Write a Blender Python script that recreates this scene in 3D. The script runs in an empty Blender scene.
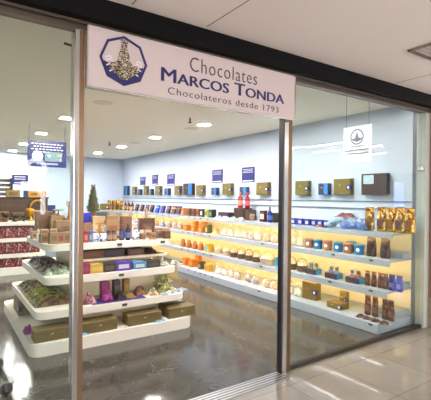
import bpy, bmesh, math, random
from mathutils import Vector, Matrix

random.seed(7)
S = bpy.context.scene
COL = S.collection
PI = math.pi

# ------------------------------------------------------------------ camera
F = 403.0                       # focal length in pixels of the 431 px wide frame
CAM = Vector((0, 0, 1.55))
_a, _p, _roll = math.radians(34.4), math.radians(0.28), 0.010
FWD = Vector((math.sin(_a) * math.cos(_p), math.cos(_a) * math.cos(_p), -math.sin(_p)))
_r0 = Vector((math.cos(_a), -math.sin(_a), 0))
_u0 = _r0.cross(FWD)
RIGHT = _r0 * math.cos(_roll) + _u0 * math.sin(_roll)
UP = RIGHT.cross(FWD)
cd = bpy.data.cameras.new('camera')
cam = bpy.data.objects.new('camera', cd)
COL.objects.link(cam)
cam.matrix_world = Matrix((
    (RIGHT.x, UP.x, -FWD.x, CAM.x), (RIGHT.y, UP.y, -FWD.y, CAM.y),
    (RIGHT.z, UP.z, -FWD.z, CAM.z), (0, 0, 0, 1)))
cd.sensor_fit = 'HORIZONTAL'
cd.sensor_width = 36
cd.lens = F / 431 * 36
cd.clip_start = 0.05
S.camera = cam

# ------------------------------------------------------------------ world, exposure, light levels
W = bpy.data.worlds.new('world'); S.world = W; W.use_nodes = True
W.node_tree.nodes['Background'].inputs[0].default_value = (1.0, 0.93, 0.89, 1)
W.node_tree.nodes['Background'].inputs[1].default_value = 4.1
S.view_settings.view_transform = 'Standard'
S.view_settings.look = 'None'
S.view_settings.exposure = 1.0
S.view_settings.gamma = 1
S.view_settings.use_curve_mapping = False
S.cycles.max_bounces = 10
S.cycles.transparent_max_bounces = 32
S.cycles.caustics_reflective = False
S.cycles.caustics_refractive = False
L_DOWN = 410.0      # shop ceiling downlights
L_STRIP = 18.0      # warm strips under the shelves
L_MALL = 85.0       # linear lamps of the mall ceiling

def ray(px, py=200.0):
    return FWD + RIGHT * ((px - 215.5) / F) + UP * ((200.0 - py) / F)
def on_z(px, py, z):
    d = ray(px, py); return CAM + d * ((z - CAM.z) / d.z)
def on_x(px, X):
    d = ray(px); return d.y * X / d.x
def on_y(px, Y):
    d = ray(px); return d.x * Y / d.y

# ------------------------------------------------------------------ materials
MATS = {}
GAIN = 1.0           # reflectance scale of the colours noted by eye
def _new(name):
    m = bpy.data.materials.new(name); m.use_nodes = True
    nt = m.node_tree
    return m, nt, nt.nodes.get('Principled BSDF')
def srgb(c):
    return tuple(((v / 255) / 12.92 if v / 255 <= .04045 else ((v / 255 + .055) / 1.055) ** 2.4) for v in c) + (1,)
def mat(c, rough=.5, metal=0., var=.12, scale=14., coat=0., bump=0.):
    """plain material of sRGB colour c with a little procedural variation"""
    k = (c, rough, metal, var, scale, coat, bump, GAIN)
    if k in MATS: return MATS[k]
    m, nt, b = _new('surface')
    n = nt.nodes.new('ShaderNodeTexNoise'); n.inputs['Scale'].default_value = scale; n.inputs['Detail'].default_value = 4
    tc = nt.nodes.new('ShaderNodeTexCoord'); nt.links.new(tc.outputs['Object'], n.inputs['Vector'])
    mx = nt.nodes.new('ShaderNodeMix'); mx.data_type = 'RGBA'
    base = tuple(v * GAIN for v in srgb(c)[:3])
    mx.inputs['A'].default_value = tuple(v * (1 - var) for v in base[:3]) + (1,)
    mx.inputs['B'].default_value = tuple(min(1, v * (1 + var)) for v in base[:3]) + (1,)
    nt.links.new(n.outputs['Fac'], mx.inputs['Factor'])
    nt.links.new(mx.outputs['Result'], b.inputs['Base Color'])
    b.inputs['Roughness'].default_value = rough
    b.inputs['Metallic'].default_value = metal
    b.inputs['Coat Weight'].default_value = coat
    if bump:
        bp = nt.nodes.new('ShaderNodeBump'); bp.inputs['Strength'].default_value = bump; bp.inputs['Distance'].default_value = .02
        nt.links.new(n.outputs['Fac'], bp.inputs['Height']); nt.links.new(bp.outputs['Normal'], b.inputs['Normal'])
    MATS[k] = m
    return m
def speckle(c1, c2, c3=None, scale=30., rough=.5, metal=0., thr=.5, bump=0.):
    """two or three colours in blotches"""
    k = ('sp', c1, c2, c3, scale, rough, metal, thr, GAIN)
    if k in MATS: return MATS[k]
    m, nt, b = _new('speckled')
    v = nt.nodes.new('ShaderNodeTexVoronoi'); v.inputs['Scale'].default_value = scale
    tc = nt.nodes.new('ShaderNodeTexCoord'); nt.links.new(tc.outputs['Object'], v.inputs['Vector'])
    sep = nt.nodes.new('ShaderNodeSeparateColor'); nt.links.new(v.outputs['Color'], sep.inputs[0])
    r = nt.nodes.new('ShaderNodeValToRGB'); r.color_ramp.interpolation = 'CONSTANT'
    SG = lambda c: tuple(v * GAIN for v in srgb(c)[:3]) + (1,)
    r.color_ramp.elements[0].color = SG(c1)
    r.color_ramp.elements[1].position = thr; r.color_ramp.elements[1].color = SG(c2)
    if c3:
        e = r.color_ramp.elements.new(thr + (1 - thr) * .6); e.color = SG(c3)
    nt.links.new(sep.outputs[0], r.inputs[0]); nt.links.new(r.outputs[0], b.inputs['Base Color'])
    b.inputs['Roughness'].default_value = rough; b.inputs['Metallic'].default_value = metal
    if bump:
        bp = nt.nodes.new('ShaderNodeBump'); bp.inputs['Strength'].default_value = bump; bp.inputs['Distance'].default_value = .01
        nt.links.new(v.outputs['Distance'], bp.inputs['Height']); nt.links.new(bp.outputs['Normal'], b.inputs['Normal'])
    MATS[k] = m
    return m
def emit(c, s):
    k = ('em', c, s)
    if k in MATS: return MATS[k]
    m, nt, b = _new('lamp')
    b.inputs['Base Color'].default_value = srgb(c)
    b.inputs['Emission Color'].default_value = srgb(c); b.inputs['Emission Strength'].default_value = s
    MATS[k] = m
    return m
def wood(c, scale=6.):
    k = ('wd', c, scale)
    if k in MATS: return MATS[k]
    m, nt, b = _new('wood'); c = tuple(int(v * (.75 if GAIN < 1 else 1)) for v in c)
    w = nt.nodes.new('ShaderNodeTexWave'); w.inputs['Scale'].default_value = scale; w.inputs['Distortion'].default_value = 6
    w.inputs['Detail'].default_value = 3
    tc = nt.nodes.new('ShaderNodeTexCoord'); nt.links.new(tc.outputs['Object'], w.inputs['Vector'])
    mx = nt.nodes.new('ShaderNodeMix'); mx.data_type = 'RGBA'; base = srgb(c)
    mx.inputs['A'].default_value = tuple(v * .6 for v in base[:3]) + (1,); mx.inputs['B'].default_value = base
    nt.links.new(w.outputs['Fac'], mx.inputs['Factor']); nt.links.new(mx.outputs['Result'], b.inputs['Base Color'])
    b.inputs['Roughness'].default_value = .5
    MATS[k] = m
    return m
def clear(tint, haze, gloss_rough=.0, name='glass', k_ref=1.0, haze_col=(.85, .9, .88, 1)):
    """clear sheet: transparent with Fresnel reflection on outer faces and a trace of dust"""
    k = ('cl', tint, haze, gloss_rough, k_ref)
    if k in MATS: return MATS[k]
    m, nt, b = _new(name); N = nt.nodes; N.remove(b)
    out = N['Material Output']
    tr = N.new('ShaderNodeBsdfTransparent'); tr.inputs[0].default_value = tint
    df = N.new('ShaderNodeBsdfDiffuse'); df.inputs[0].default_value = haze_col
    gl = N.new('ShaderNodeBsdfGlossy'); gl.inputs['Roughness'].default_value = gloss_rough
    fr = N.new('ShaderNodeFresnel'); fr.inputs[0].default_value = 1.45
    ge = N.new('ShaderNodeNewGeometry')
    inv = N.new('ShaderNodeMath'); inv.operation = 'SUBTRACT'; inv.inputs[0].default_value = k_ref
    mul0 = N.new('ShaderNodeMath'); mul0.operation = 'MULTIPLY'; mul0.inputs[1].default_value = k_ref
    nt.links.new(ge.outputs['Backfacing'], mul0.inputs[0]); nt.links.new(mul0.outputs[0], inv.inputs[1])
    mul = N.new('ShaderNodeMath'); mul.operation = 'MULTIPLY'
    nt.links.new(fr.outputs[0], mul.inputs[0]); nt.links.new(inv.outputs[0], mul.inputs[1])
    m1 = N.new('ShaderNodeMixShader'); m1.inputs[0].default_value = haze
    nt.links.new(tr.outputs[0], m1.inputs[1]); nt.links.new(df.outputs[0], m1.inputs[2])
    m2 = N.new('ShaderNodeMixShader')
    nt.links.new(mul.outputs[0], m2.inputs[0]); nt.links.new(m1.outputs[0], m2.inputs[1]); nt.links.new(gl.outputs[0], m2.inputs[2])
    nt.links.new(m2.outputs[0], out.inputs[0])
    MATS[k] = m
    return m
def floor_mat(c1, c2, tile, mortar, rough, vein, key):
    m, nt, b = _new(key); N = nt.nodes
    tc = N.new('ShaderNodeTexCoord')
    br = N.new('ShaderNodeTexBrick'); br.offset = 0.0 if key == 'mall_tiles' else .5
    br.inputs['Scale'].default_value = 1; br.inputs['Brick Width'].default_value = tile[0]; br.inputs['Row Height'].default_value = tile[1]
    br.inputs['Mortar Size'].default_value = .003; br.inputs['Mortar Smooth'].default_value = .2
    br.inputs['Color1'].default_value = srgb(c1); br.inputs['Color2'].default_value = srgb(c2); br.inputs['Mortar'].default_value = srgb(mortar)
    nt.links.new(tc.outputs['Object'], br.inputs['Vector'])
    n = N.new('ShaderNodeTexNoise'); n.inputs['Scale'].default_value = 1.6; n.inputs['Detail'].default_value = 9; n.inputs['Roughness'].default_value = .65; n.inputs['Distortion'].default_value = 1.2
    nt.links.new(tc.outputs['Object'], n.inputs['Vector'])
    r = N.new('ShaderNodeValToRGB'); r.color_ramp.elements[0].position = .3; r.color_ramp.elements[1].position = .72
    lo = 1 - vein; r.color_ramp.elements[0].color = (lo, lo, lo, 1); r.color_ramp.elements[1].color = (1 + vein * .6,) * 3 + (1,)
    nt.links.new(n.outputs['Fac'], r.inputs[0])
    mx = N.new('ShaderNodeMix'); mx.data_type = 'RGBA'; mx.blend_type = 'MULTIPLY'; mx.inputs['Factor'].default_value = 1
    nt.links.new(br.outputs['Color'], mx.inputs['A']); nt.links.new(r.outputs[0], mx.inputs['B'])
    last = mx.outputs['Result']
    if key == 'shop_tiles':       # thin pale marble veins
        n2 = N.new('ShaderNodeTexNoise'); n2.inputs['Scale'].default_value = 1.1; n2.inputs['Detail'].default_value = 6; n2.inputs['Distortion'].default_value = 2.5
        nt.links.new(tc.outputs['Object'], n2.inputs['Vector'])
        r2 = N.new('ShaderNodeValToRGB'); e = r2.color_ramp.elements
        e[0].position = .494; e[0].color = (0, 0, 0, 1); e[1].position = .506; e[1].color = (0, 0, 0, 1)
        k = e.new(.5); k.color = (.16, .16, .16, 1)
        nt.links.new(n2.outputs['Fac'], r2.inputs[0])
        m2 = N.new('ShaderNodeMix'); m2.data_type = 'RGBA'; m2.inputs['B'].default_value = srgb((170, 165, 155))
        nt.links.new(r2.outputs[0], m2.inputs['Factor']); nt.links.new(last, m2.inputs['A']); last = m2.outputs['Result']
    nt.links.new(last, b.inputs['Base Color'])
    b.inputs['Roughness'].default_value = rough
    nr = N.new('ShaderNodeMapRange'); nr.inputs['To Min'].default_value = rough * .7; nr.inputs['To Max'].default_value = rough * 1.5
    nt.links.new(n.outputs['Fac'], nr.inputs['Value']); nt.links.new(nr.outputs[0], b.inputs['Roughness'])
    b.inputs['IOR'].default_value = 1.5 if key == 'shop_tiles' else 1.6
    return m

WHITE = (238, 236, 230)
M_SHELF = mat((210, 204, 194), .35, var=.03)
M_SHELF_GREY = mat((150, 158, 168), .35, var=.03)
M_PANEL = mat((216, 202, 176), .5, var=.05)
M_BLACK = mat((16, 17, 22), .35, var=.2)
M_STEEL = mat((200, 202, 204), .18, 1., var=.06, scale=3)
M_BRONZE = mat((142, 118, 98), .25, .9, var=.1, scale=3)
M_BLUE = mat((18, 24, 140), .4, var=.06)
M_NAVY = mat((22, 26, 110), .45, var=.06)
M_WHITE = mat((235, 235, 238), .5, var=.03)
M_GOLD = mat((180, 124, 30), .28, .9, var=.25, scale=40)
M_OLIVE = mat((96, 84, 24), .42, var=.12)
M_KRAFT = mat((138, 108, 76), .7, var=.15)
M_TAG = mat((48, 44, 44), .4)
M_POSTER = mat((240, 247, 255), .4, var=.02)
M_PURPLE = mat((38, 22, 96), .4)
M_GLASS = clear((.93, .967, .955, 1), .004)
M_CELLO = clear((.95, .95, .95, 1), .20, .12, 'cellophane', .8, (.95, .93, .88, 1))
M_ACRYL = clear((.96, .98, .98, 1), .02, .02, 'acrylic', .6)
M_LED = emit((255, 214, 140), L_STRIP)
M_DOWN = emit((255, 249, 242), L_DOWN)
M_MALL_LED = emit((255, 246, 236), L_MALL)

# ------------------------------------------------------------------ mesh helpers
M_BEAM = mat((7, 7, 10), .8, var=.2)
M_BEAM.node_tree.nodes['Principled BSDF'].inputs['Specular IOR Level'].default_value = .12

class MB:
    def __init__(s): s.bm = bmesh.new()
    def box(s, c, size, bev=0., rot=None, seg=1):
        g = bmesh.ops.create_cube(s.bm, size=1)
        vs = g['verts']
        bmesh.ops.scale(s.bm, vec=size, verts=vs)
        if bev:
            es = list({e for v in vs for e in v.link_edges})
            g2 = bmesh.ops.bevel(s.bm, geom=es, offset=min(bev, min(size) * .45), segments=seg, affect='EDGES', profile=.6)
            vs = list({v for f in g2['faces'] for v in f.verts} | {v for v in vs if v.is_valid})
        M = Matrix.Translation(Vector(c))
        if rot: M = M @ rot.to_4x4()
        bmesh.ops.transform(s.bm, matrix=M, verts=vs)
        return s
    def lathe(s, prof, n=14, c=(0, 0, 0), sx=1., sy=1., wob=0., flut=0):
        rings = []
        for i, (r, z) in enumerate(prof):
            ring = []
            for k in range(n):
                a = 2 * PI * k / n
                rr = r * (1 + (wob * (random.random() - .5) if wob else 0) + (flut * (-1) ** k if flut else 0))
                ring.append(s.bm.verts.new((c[0] + rr * sx * math.cos(a), c[1] + rr * sy * math.sin(a), c[2] + z)))
            rings.append(ring)
        for A, B in zip(rings, rings[1:]):
            for k in range(n):
                s.bm.faces.new((A[k], A[(k + 1) % n], B[(k + 1) % n], B[k]))
        if prof[0][0] > 1e-4: s.bm.faces.new(rings[0][::-1])
        if prof[-1][0] > 1e-4: s.bm.faces.new(rings[-1])
        return s
    def sphere(s, c, r, sc=(1, 1, 1), u=10, v=7, wob=0.):
        g = bmesh.ops.create_uvsphere(s.bm, u_segments=u, v_segments=v, radius=r)
        bmesh.ops.scale(s.bm, vec=sc, verts=g['verts'])
        if wob:
            for q in g['verts']: q.co *= 1 + wob * (random.random() - .5)
        bmesh.ops.translate(s.bm, vec=c, verts=g['verts'])
        return s
    def tube(s, pts, r, n=8):
        pts = [Vector(p) for p in pts]; rings = []
        for i, p in enumerate(pts):
            t = (pts[min(i + 1, len(pts) - 1)] - pts[max(i - 1, 0)]).normalized()
            u = t.cross(Vector((0, 0, 1)))
            if u.length < .05: u = t.cross(Vector((1, 0, 0)))
            u.normalize(); w = t.cross(u)
            rr = r[i] if isinstance(r, (list, tuple)) else r
            rings.append([s.bm.verts.new(p + (u * math.cos(2 * PI * k / n) + w * math.sin(2 * PI * k / n)) * rr) for k in range(n)])
        for A, B in zip(rings, rings[1:]):
            for k in range(n): s.bm.faces.new((A[k], A[(k + 1) % n], B[(k + 1) % n], B[k]))
        s.bm.faces.new(rings[0][::-1]); s.bm.faces.new(rings[-1])
        return s
    def prism(s, poly, z0, z1, axis='z'):
        """poly of 2D points extruded; axis 'z' (x,y), 'y' (x,z with y extents)"""
        def P(a, b, h): return (a, b, h) if axis == 'z' else (a, h, b)
        A = [s.bm.verts.new(P(x, y, z0)) for x, y in poly]; B = [s.bm.verts.new(P(x, y, z1)) for x, y in poly]
        n = len(poly)
        s.bm.faces.new(A[::-1]); s.bm.faces.new(B)
        for k in range(n): s.bm.faces.new((A[k], A[(k + 1) % n], B[(k + 1) % n], B[k]))
        return s
    def mesh(s, m, smooth=False, name='m'):
        bmesh.ops.recalc_face_normals(s.bm, faces=s.bm.faces)
        if smooth:
            for f in s.bm.faces: f.smooth = True
        me = bpy.data.meshes.new(name); s.bm.to_mesh(me); s.bm.free()
        me.materials.append(m)
        return me

def link(name, me, parent=None, loc=None, rotz=None):
    o = bpy.data.objects.new(name, me); COL.objects.link(o)
    if parent is not None: o.parent = parent
    if loc is not None: o.location = loc
    if rotz is not None: o.rotation_euler = (0, 0, rotz)
    return o
def tag(o, label, cat, group=None):
    o['label'] = label; o['category'] = cat
    if group: o['group'] = group
    return o
def thing(name, label, cat, loc=(0, 0, 0), rotz=0., group=None):
    return tag(link(name, None, None, loc, rotz), label, cat, group)
def struct(name, me, parent=None):
    o = link(name, me, parent)
    if parent is None: o['kind'] = 'structure'
    return o
def spawn(spec, name, label, cat, loc, rotz=0., group=None, tilt=None):
    """copies share the meshes of SPEC: [(part name, mesh, index of parent part or None, label)]"""
    t = thing(name, label, cat, (loc[0], loc[1], loc[2] + .0006), rotz, group)
    if tilt: t.rotation_euler = (tilt[0], tilt[1], rotz)
    made = []
    for pn, me, pi in spec:
        made.append(link(pn, me, t if pi is None else made[pi]))
    return t
ORD = 'first second third fourth fifth sixth seventh eighth ninth tenth eleventh twelfth thirteenth fourteenth fifteenth sixteenth seventeenth eighteenth nineteenth twentieth'.split()

def text_mesh(txt, w, h, m, depth=.003, small_caps=False, bold=0., space=1.):
    """lettering in the XZ plane facing -Y, lower-left at origin, scaled to w by h"""
    cu = bpy.data.curves.new('t', 'FONT'); cu.body = txt; cu.extrude = .01; cu.resolution_u = 3; cu.space_character = space; cu.offset = 0. if bold or space == 1 else -.011
    if small_caps:
        cu.small_caps_scale = .78
        for i, ch in enumerate(txt):
            cu.body_format[i].use_small_caps = True
    o = bpy.data.objects.new('t', cu); COL.objects.link(o)
    dg = bpy.context.evaluated_depsgraph_get(); dg.update()
    me = bpy.data.meshes.new_from_object(o.evaluated_get(dg))
    bpy.data.objects.remove(o); bpy.data.curves.remove(cu)
    xs = [v.co.x for v in me.vertices]; ys = [v.co.y for v in me.vertices]
    x0, x1, y0, y1 = min(xs), max(xs), min(ys), max(ys)
    for v in me.vertices:
        x, y, z = v.co
        v.co = ((x - x0) / (x1 - x0) * w, -z / .01 * depth / 2, (y - y0) / (y1 - y0) * h)
    if bold:
        b = bmesh.new(); b.from_mesh(me); g = list(b.verts) + list(b.edges) + list(b.faces)
        d = bmesh.ops.duplicate(b, geom=g)['geom']
        bmesh.ops.translate(b, vec=(bold, .0002, 0), verts=[v for v in d if isinstance(v, bmesh.types.BMVert)])
        b.to_mesh(me); b.free()
    me.materials.clear(); me.materials.append(m)
    return me

# ================================================================== SETTING
GY = 2.635                     # shop front (glass) plane
WX, WY, H = 4.85, 12.4, 2.76   # shelf wall, far wall, shop ceiling
XL = -3.2
M_WALL = mat((172, 184, 200), .7, var=.02, scale=2)
M_WALL_BACK = mat((172, 185, 203), .7, var=.02, scale=2)
M_CEIL = mat((254, 246, 226), .8, var=.02, scale=2)
M_MCEIL = mat((240, 232, 228), .75, var=.02, scale=2)
M_SFLOOR = floor_mat((70, 67, 61), (61, 59, 54), (1.2, .6), (34, 34, 33), .11, .32, 'shop_tiles')
M_MFLOOR = floor_mat((134, 127, 119), (127, 120, 112), (.6, .6), (84, 78, 72), .02, .10, 'mall_tiles')

struct('floor_shop', MB().box((.85, (GY + WY) / 2, -.05), (8.3, WY - GY, .1)).mesh(M_SFLOOR))
struct('floor_mall', MB().box((2, (GY - 5) / 2, -.05), (34, GY + 5, .1)).mesh(M_MFLOOR))
struct('ceiling_shop', MB().box((.85, (GY + WY) / 2 + .07, H + .05), (8.3, WY - GY - .14, .1)).mesh(M_CEIL))
struct('wall_right', MB().box((WX + .06, (GY + WY) / 2 + .06, H / 2), (.12, WY - GY - .12, H)).mesh(M_WALL))
struct('wall_back', MB().box((.85, WY + .06, H / 2), (8.3, .12, H)).mesh(M_WALL_BACK))
struct('wall_left', MB().box((XL - .06, (GY + WY) / 2, H / 2), (.12, WY - GY, H)).mesh(M_WALL))
# mall ceiling with its panel joints
mc = MB().box((2, (GY - .12 - 5) / 2, 2.84), (34, GY - .12 + 5, .1)); ceil_mall = struct('ceiling_mall', mc.mesh(M_MCEIL))
j = MB()
for px, py in ((222, 17), (130, 6), (420, 77)):
    j.box((on_z(px, py, 2.79).x, -1.25, 2.7895), (.006, 7.4, .003))
link('ceiling_joint', j.mesh(mat((120, 110, 104), .8)), ceil_mall)
# unseen dark walls, added to keep bright surroundings out of the pane reflections
struct('wall_dark_blocker', MB().box((2.0, -5.06, 1.4), (3.4, .12, 2.8)).box((14.5, -5.06, 1.4), (11.5, .12, 2.8)).mesh(mat((52, 50, 48), .6)))
# brown pillar and plinth at the end of the shop front
pw = struct('wall_pier', MB().box((5.62, GY + .02, 1.56), (1.2, .34, 2.44)).mesh(mat((150, 112, 96), .55, var=.08, scale=5)))
link('plinth', MB().box((5.6, GY + .01, .17), (1.26, .38, .34), .004).mesh(mat((150, 138, 120), .5)), pw)
# black header beam
bm_ = struct('trim_1', MB().box((1.0, GY - .05, 2.72), (9.6, .2, .136)).mesh(M_BEAM))
link('channel', MB().box((1.0, GY, 2.63), (9.6, .07, .044)).box((1.0, GY - .07, 2.644), (9.6, .012, .016)).mesh(mat((120, 108, 98), .3, .8)), bm_)

def pane(name, x0, x1):
    g = struct(name, MB().box(((x0 + x1) / 2, GY, 1.322), (x1 - x0, .012, 2.572)).mesh(M_GLASS))
    return g
w1 = pane('window_1', XL, .693)
w2 = pane('window_2', 2.61, 4.83)
link('bottom_rail', MB().box(((XL + .693) / 2, GY, .018), (.693 - XL, .05, .036)).mesh(M_BRONZE), w1)
link('bottom_rail', MB().box((3.72, GY, .018), (2.22, .05, .036)).mesh(mat((50, 44, 36), .35, .5)), w2)
link('glass_clip', MB().box((.66, GY - .014, 2.505), (.05, .016, .012), .003, Matrix.Rotation(.1, 3, 'Y')).mesh(M_BLACK), w1)
link('glass_clip', MB().box((4.80, GY - .02, 1.93), (.10, .05, .06), .006).mesh(M_STEEL), w2)
# steel door posts
def post(name, xa, xb, ya, yb, strips):
    p = struct(name, MB().box(((xa + xb) / 2, (ya + yb) / 2, 1.3045), (xb - xa, yb - ya, 2.609), .004).mesh(M_STEEL if name != 'trim_4' else mat((150, 158, 152), .6)))
    for nm, x0, x1, m in strips:
        link(nm, MB().box(((x0 + x1) / 2, (ya + yb) / 2 - .0, 1.3), (x1 - x0, yb - ya + .006, 2.6), .002).mesh(m), p)
    return p
post('trim_2', .694, .757, GY - .045, GY + .045, [('door_edge', .724, .757, M_BRONZE)])
post('trim_3', 2.505, 2.608, GY - .035, GY + .015, [('door_edge', 2.496, 2.516, M_BLACK), ('cover_strip', 2.565, 2.608, mat((96, 76, 56), .3, .8))])
post('trim_4', 4.832, 4.93, GY - .05, GY + .06, [('cover_strip', 4.90, 4.93, mat((132, 136, 130), .6))])
# sliding door track in the threshold
tr = struct('trim_5', MB().box((1.625, GY - .07, .004), (1.73, .15, .008)).mesh(mat((150, 152, 156), .35, .7)))
t2 = MB()
for k in range(4): t2.box((1.625, GY - .122 + k * .034, .0085), (1.73, .007, .003))
link('track_groove', t2.mesh(mat((46, 46, 48), .4, .6)), tr)

# ================================================================== LAMPS
def downlight(x, y, label):
    t = thing('ceiling_downlight', label, 'ceiling light', (x, y, H), 0, 'square downlights in the shop ceiling')
    f = MB()
    for dx, dy, sx, sy in ((0, .092, .20, .014), (0, -.092, .20, .014), (.092, 0, .014, .17), (-.092, 0, .014, .17)):
        f.box((dx, dy, -.006), (sx, sy, .012))
    link('frame', f.mesh(mat((200, 198, 194), .5)), t)
    link('diffuser', MB().box((0, 0, -.004), (.17, .17, .008)).mesh(M_DOWN), t)
for i, y in enumerate((3.78, 5.57, 7.38, 9.2, 10.95)):  # nearest one is unseen behind the sign, added to brighten the front ceiling
    downlight(3.57, y, f'lit square ceiling light in row beside the shelf wall, {ORD[4 - i]} from the far wall')
for i, y in enumerate((4.25, 6.4, 8.25, 10.2, 11.9)):  # nearest one likewise added behind the sign for light on the front ceiling
    downlight(1.6, y, f'lit square ceiling light in row above the sales islands, {ORD[4 - i]} from the far wall')
for i, y in enumerate((7.3, 10.0)):
    downlight(-1.2, y, f'lit square ceiling light in side row, {ORD[1 - i]} from the far wall')
# round ceiling discs and sprinklers
for (px, py, lab) in ((103, 102.5, 'flat round white ceiling disc behind the first steel post'), (135, 143, 'flat round white ceiling disc between two square lights'), (191, 128.5, 'flat round white ceiling disc beside the sprinkler')):
    p = on_z(px, py, H)
    t = thing('ceiling_disc', lab, 'ceiling speaker', p, 0)
    link('grille', MB().lathe([(.10, -.006), (.11, -.003), (.11, 0)], 24).mesh(mat((232, 224, 208), .7)), t)
    link('rim', MB().lathe([(.125, -.002), (.128, 0)], 24).mesh(mat((236, 228, 212), .6)), t)
for (px, py, lab) in ((190, 118, 'small dark sprinkler hanging over the shelf aisle'), (109.5, 142, 'small dark sprinkler hanging near the far wall')):
    p = on_z(px, py, H)
    t = thing('ceiling_sprinkler', lab, 'sprinkler', p, 0)
    link('stem', MB().lathe([(.012, -.06), (.012, 0)], 8).mesh(M_TAG), t)
    link('deflector', MB().lathe([(.03, -.075), (.03, -.068), (.012, -.06)], 10).mesh(M_TAG), t)
# mall lamps (reflected in floor and glass) and ceiling vent
for i, (x, y, l, w) in enumerate(((9.55, -1.42, 1.02, .05), (8.07, -1.62, .64, .035), (8.14, -.72, 1.34, .05), (7.12, -.82, 1.0, .06), (7.0, -1.6, .27, .03), (3.2, -3.4, 1.3, .05), (.2, -3.4, 1.3, .05), (-2.8, -3.4, 1.3, .05))):
    t = thing('linear_lamp', 'white linear lamp on the mall ceiling outside the shop', 'ceiling light', (x, y, 2.79), 0, 'linear lamps of the mall ceiling')
    link('housing', MB().box((0, 0, -.012), (w + .04, l + .06, .024)).mesh(M_WHITE), t)
    link('diffuser', MB().box((0, 0, -.027), (w, l, .008)).mesh(M_MALL_LED), t)
p = on_z(441, 48, 2.79)
t = thing('ceiling_vent', 'square metal air vent in the mall ceiling', 'vent', p, math.radians(0))
f = MB()
for dx, dy, sx, sy in ((0, .17, .36, .02), (0, -.17, .36, .02), (.17, 0, .02, .36), (-.17, 0, .02, .36)): f.box((dx, dy, -.008), (sx, sy, .016))
link('frame', f.mesh(mat((120, 112, 108), .4, .4)), t)
f = MB()
for k in range(5): f.box((0, -.12 + .06 * k, -.008), (.32, .03, .005), 0, Matrix.Rotation(.6, 3, 'X'))
link('louvre', f.mesh(mat((172, 160, 154), .4, .3)), t)
# lit advertising screen across the mall, whose blue glow is mirrored in the pane
t = thing('advertising_screen', 'lit blue advertising screen across the mall, mirrored in the glass', 'screen', (14.0, -3.2, 0), 0)
link('cabinet', MB().box((0, -.06, 1.5), (.74, .1, 1.5), .01).box((0, -.06, .38), (.3, .1, .76)).mesh(M_BLACK), t)
link('screen', MB().box((0, 0, 1.75), (.62, .02, .9)).mesh(emit((90, 130, 255), 3.)), t)

# ================================================================== FASCIA SIGN
SY = GY - .075
sg = thing('fascia_sign', 'white shop sign over the entrance with blue lettering and octagonal emblem', 'sign', (0, SY, 0))
fx0, fx1 = on_y(86, SY), on_y(292.3, SY); fz1 = 2.632; fz0 = 2.250; fc, fw = (fx0 + fx1) / 2, fx1 - fx0
link('board', MB().box((fc, 0, (fz0 + fz1) / 2), (fw, .03, fz1 - fz0), .002).mesh(mat((178, 166, 167), .5, var=.02)), sg)
for xx in (fx0 - .004, fx1 + .004): link('end_strip', MB().box((xx, 0, (fz0 + fz1) / 2), (.008, .036, fz1 - fz0)).mesh(M_STEEL), sg)
link('bottom_strip', MB().box((fc, .0, fz0 - .006), (fw + .016, .036, .012)).mesh(M_STEEL), sg)
M_INK = mat((8, 9, 78), .6, var=.05); M_INK2 = mat((34, 33, 44), .6, var=.05)
def words(txt, x0, x1, z0, z1, m, sc=False):
    o = link('lettering', text_mesh(txt, x1 - x0, z1 - z0, m, .004, sc, .007 if sc else 0., 1. if sc else 1.12), sg, (x0, -.016, z0)); return o
def sign_xz(px, py):
    d = ray(px, py); k = (SY - .016) / d.y; return d.x * k, CAM.z + d.z * k
xa, za = sign_xz(190, 73); xb, zb = sign_xz(256, 70)
words('Chocolates', sign_xz(190, 70)[0], sign_xz(257, 70)[0], 2.478, 2.583, M_INK2)
words('Marcos Tonda', sign_xz(161, 80)[0], sign_xz(283.5, 100)[0], 2.366, 2.462, M_INK, True)
words('Chocolateros desde 1793', sign_xz(168, 90)[0], sign_xz(278.5, 110)[0], 2.283, 2.332, M_INK2)
# emblem
ec = Vector((sign_xz(124, 64)[0], -.017, 2.447)); R = .165
def ngon(r, n=8, ph=0.): return [(r * math.sin(2 * PI * k / n + ph), r * math.cos(2 * PI * k / n + ph)) for k in range(n)]
em = link('emblem', None, sg, ec)
b = MB(); O, I = ngon(R), ngon(R * .9)
for k in range(8):
    b.prism([O[k], O[(k + 1) % 8], I[(k + 1) % 8], I[k]], -.003, .001, 'y')
link('octagon_border', b.mesh(M_INK), em)
b = MB()
b.prism([(-.138, -.02), (-.1, -.032), (-.06, -.07), (.06, -.07), (.1, -.032), (.138, -.02), (.107, -.105), (0, -.152), (-.107, -.105)], -.0015, .001, 'y')
link('sea', b.mesh(M_INK), em)
for (z, xo, l) in ((-.015, .1, .05), (.004, .105, .046), (-.045, .095, .05), (-.08, .075, .05)):
    for s_ in (-1, 1):
        pts = []
        for q in range(7):
            tt = q / 6; pts.append((s_ * (xo - l / 2 + l * tt), z + .010 * math.sin(tt * PI * 1.4) + .012 * tt))
        poly = [(x, y) for x, y in pts] + [(x, y - .009) for x, y in reversed(pts)]
        link('wave', MB().prism(poly, -.0032, -.001, 'y').mesh(mat((206, 196, 206), .5)), em)
b = MB()
b.prism([(-.02, .085), (.02, .085), (.034, .045), (.045, .0), (.06, -.02), (.092, -.022), (.1, -.06), (.05, -.098), (.02, -.122), (-.02, -.122), (-.05, -.098), (-.1, -.06), (-.092, -.022), (-.06, -.02), (-.045, 0), (-.034, .045)], -.005, .001, 'y')
b.prism([(.02 * math.cos(a), .098 + .022 * math.sin(a)) for a in [2 * PI * k / 10 for k in range(10)]], -.006, .001, 'y')
for k in range(5):
    x = -.02 + .01 * k; b.prism([(x - .005, .115), (x + .005, .115), (x * 1.3, .142 if k % 2 else .148)], -.005, .001, 'y')
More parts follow.
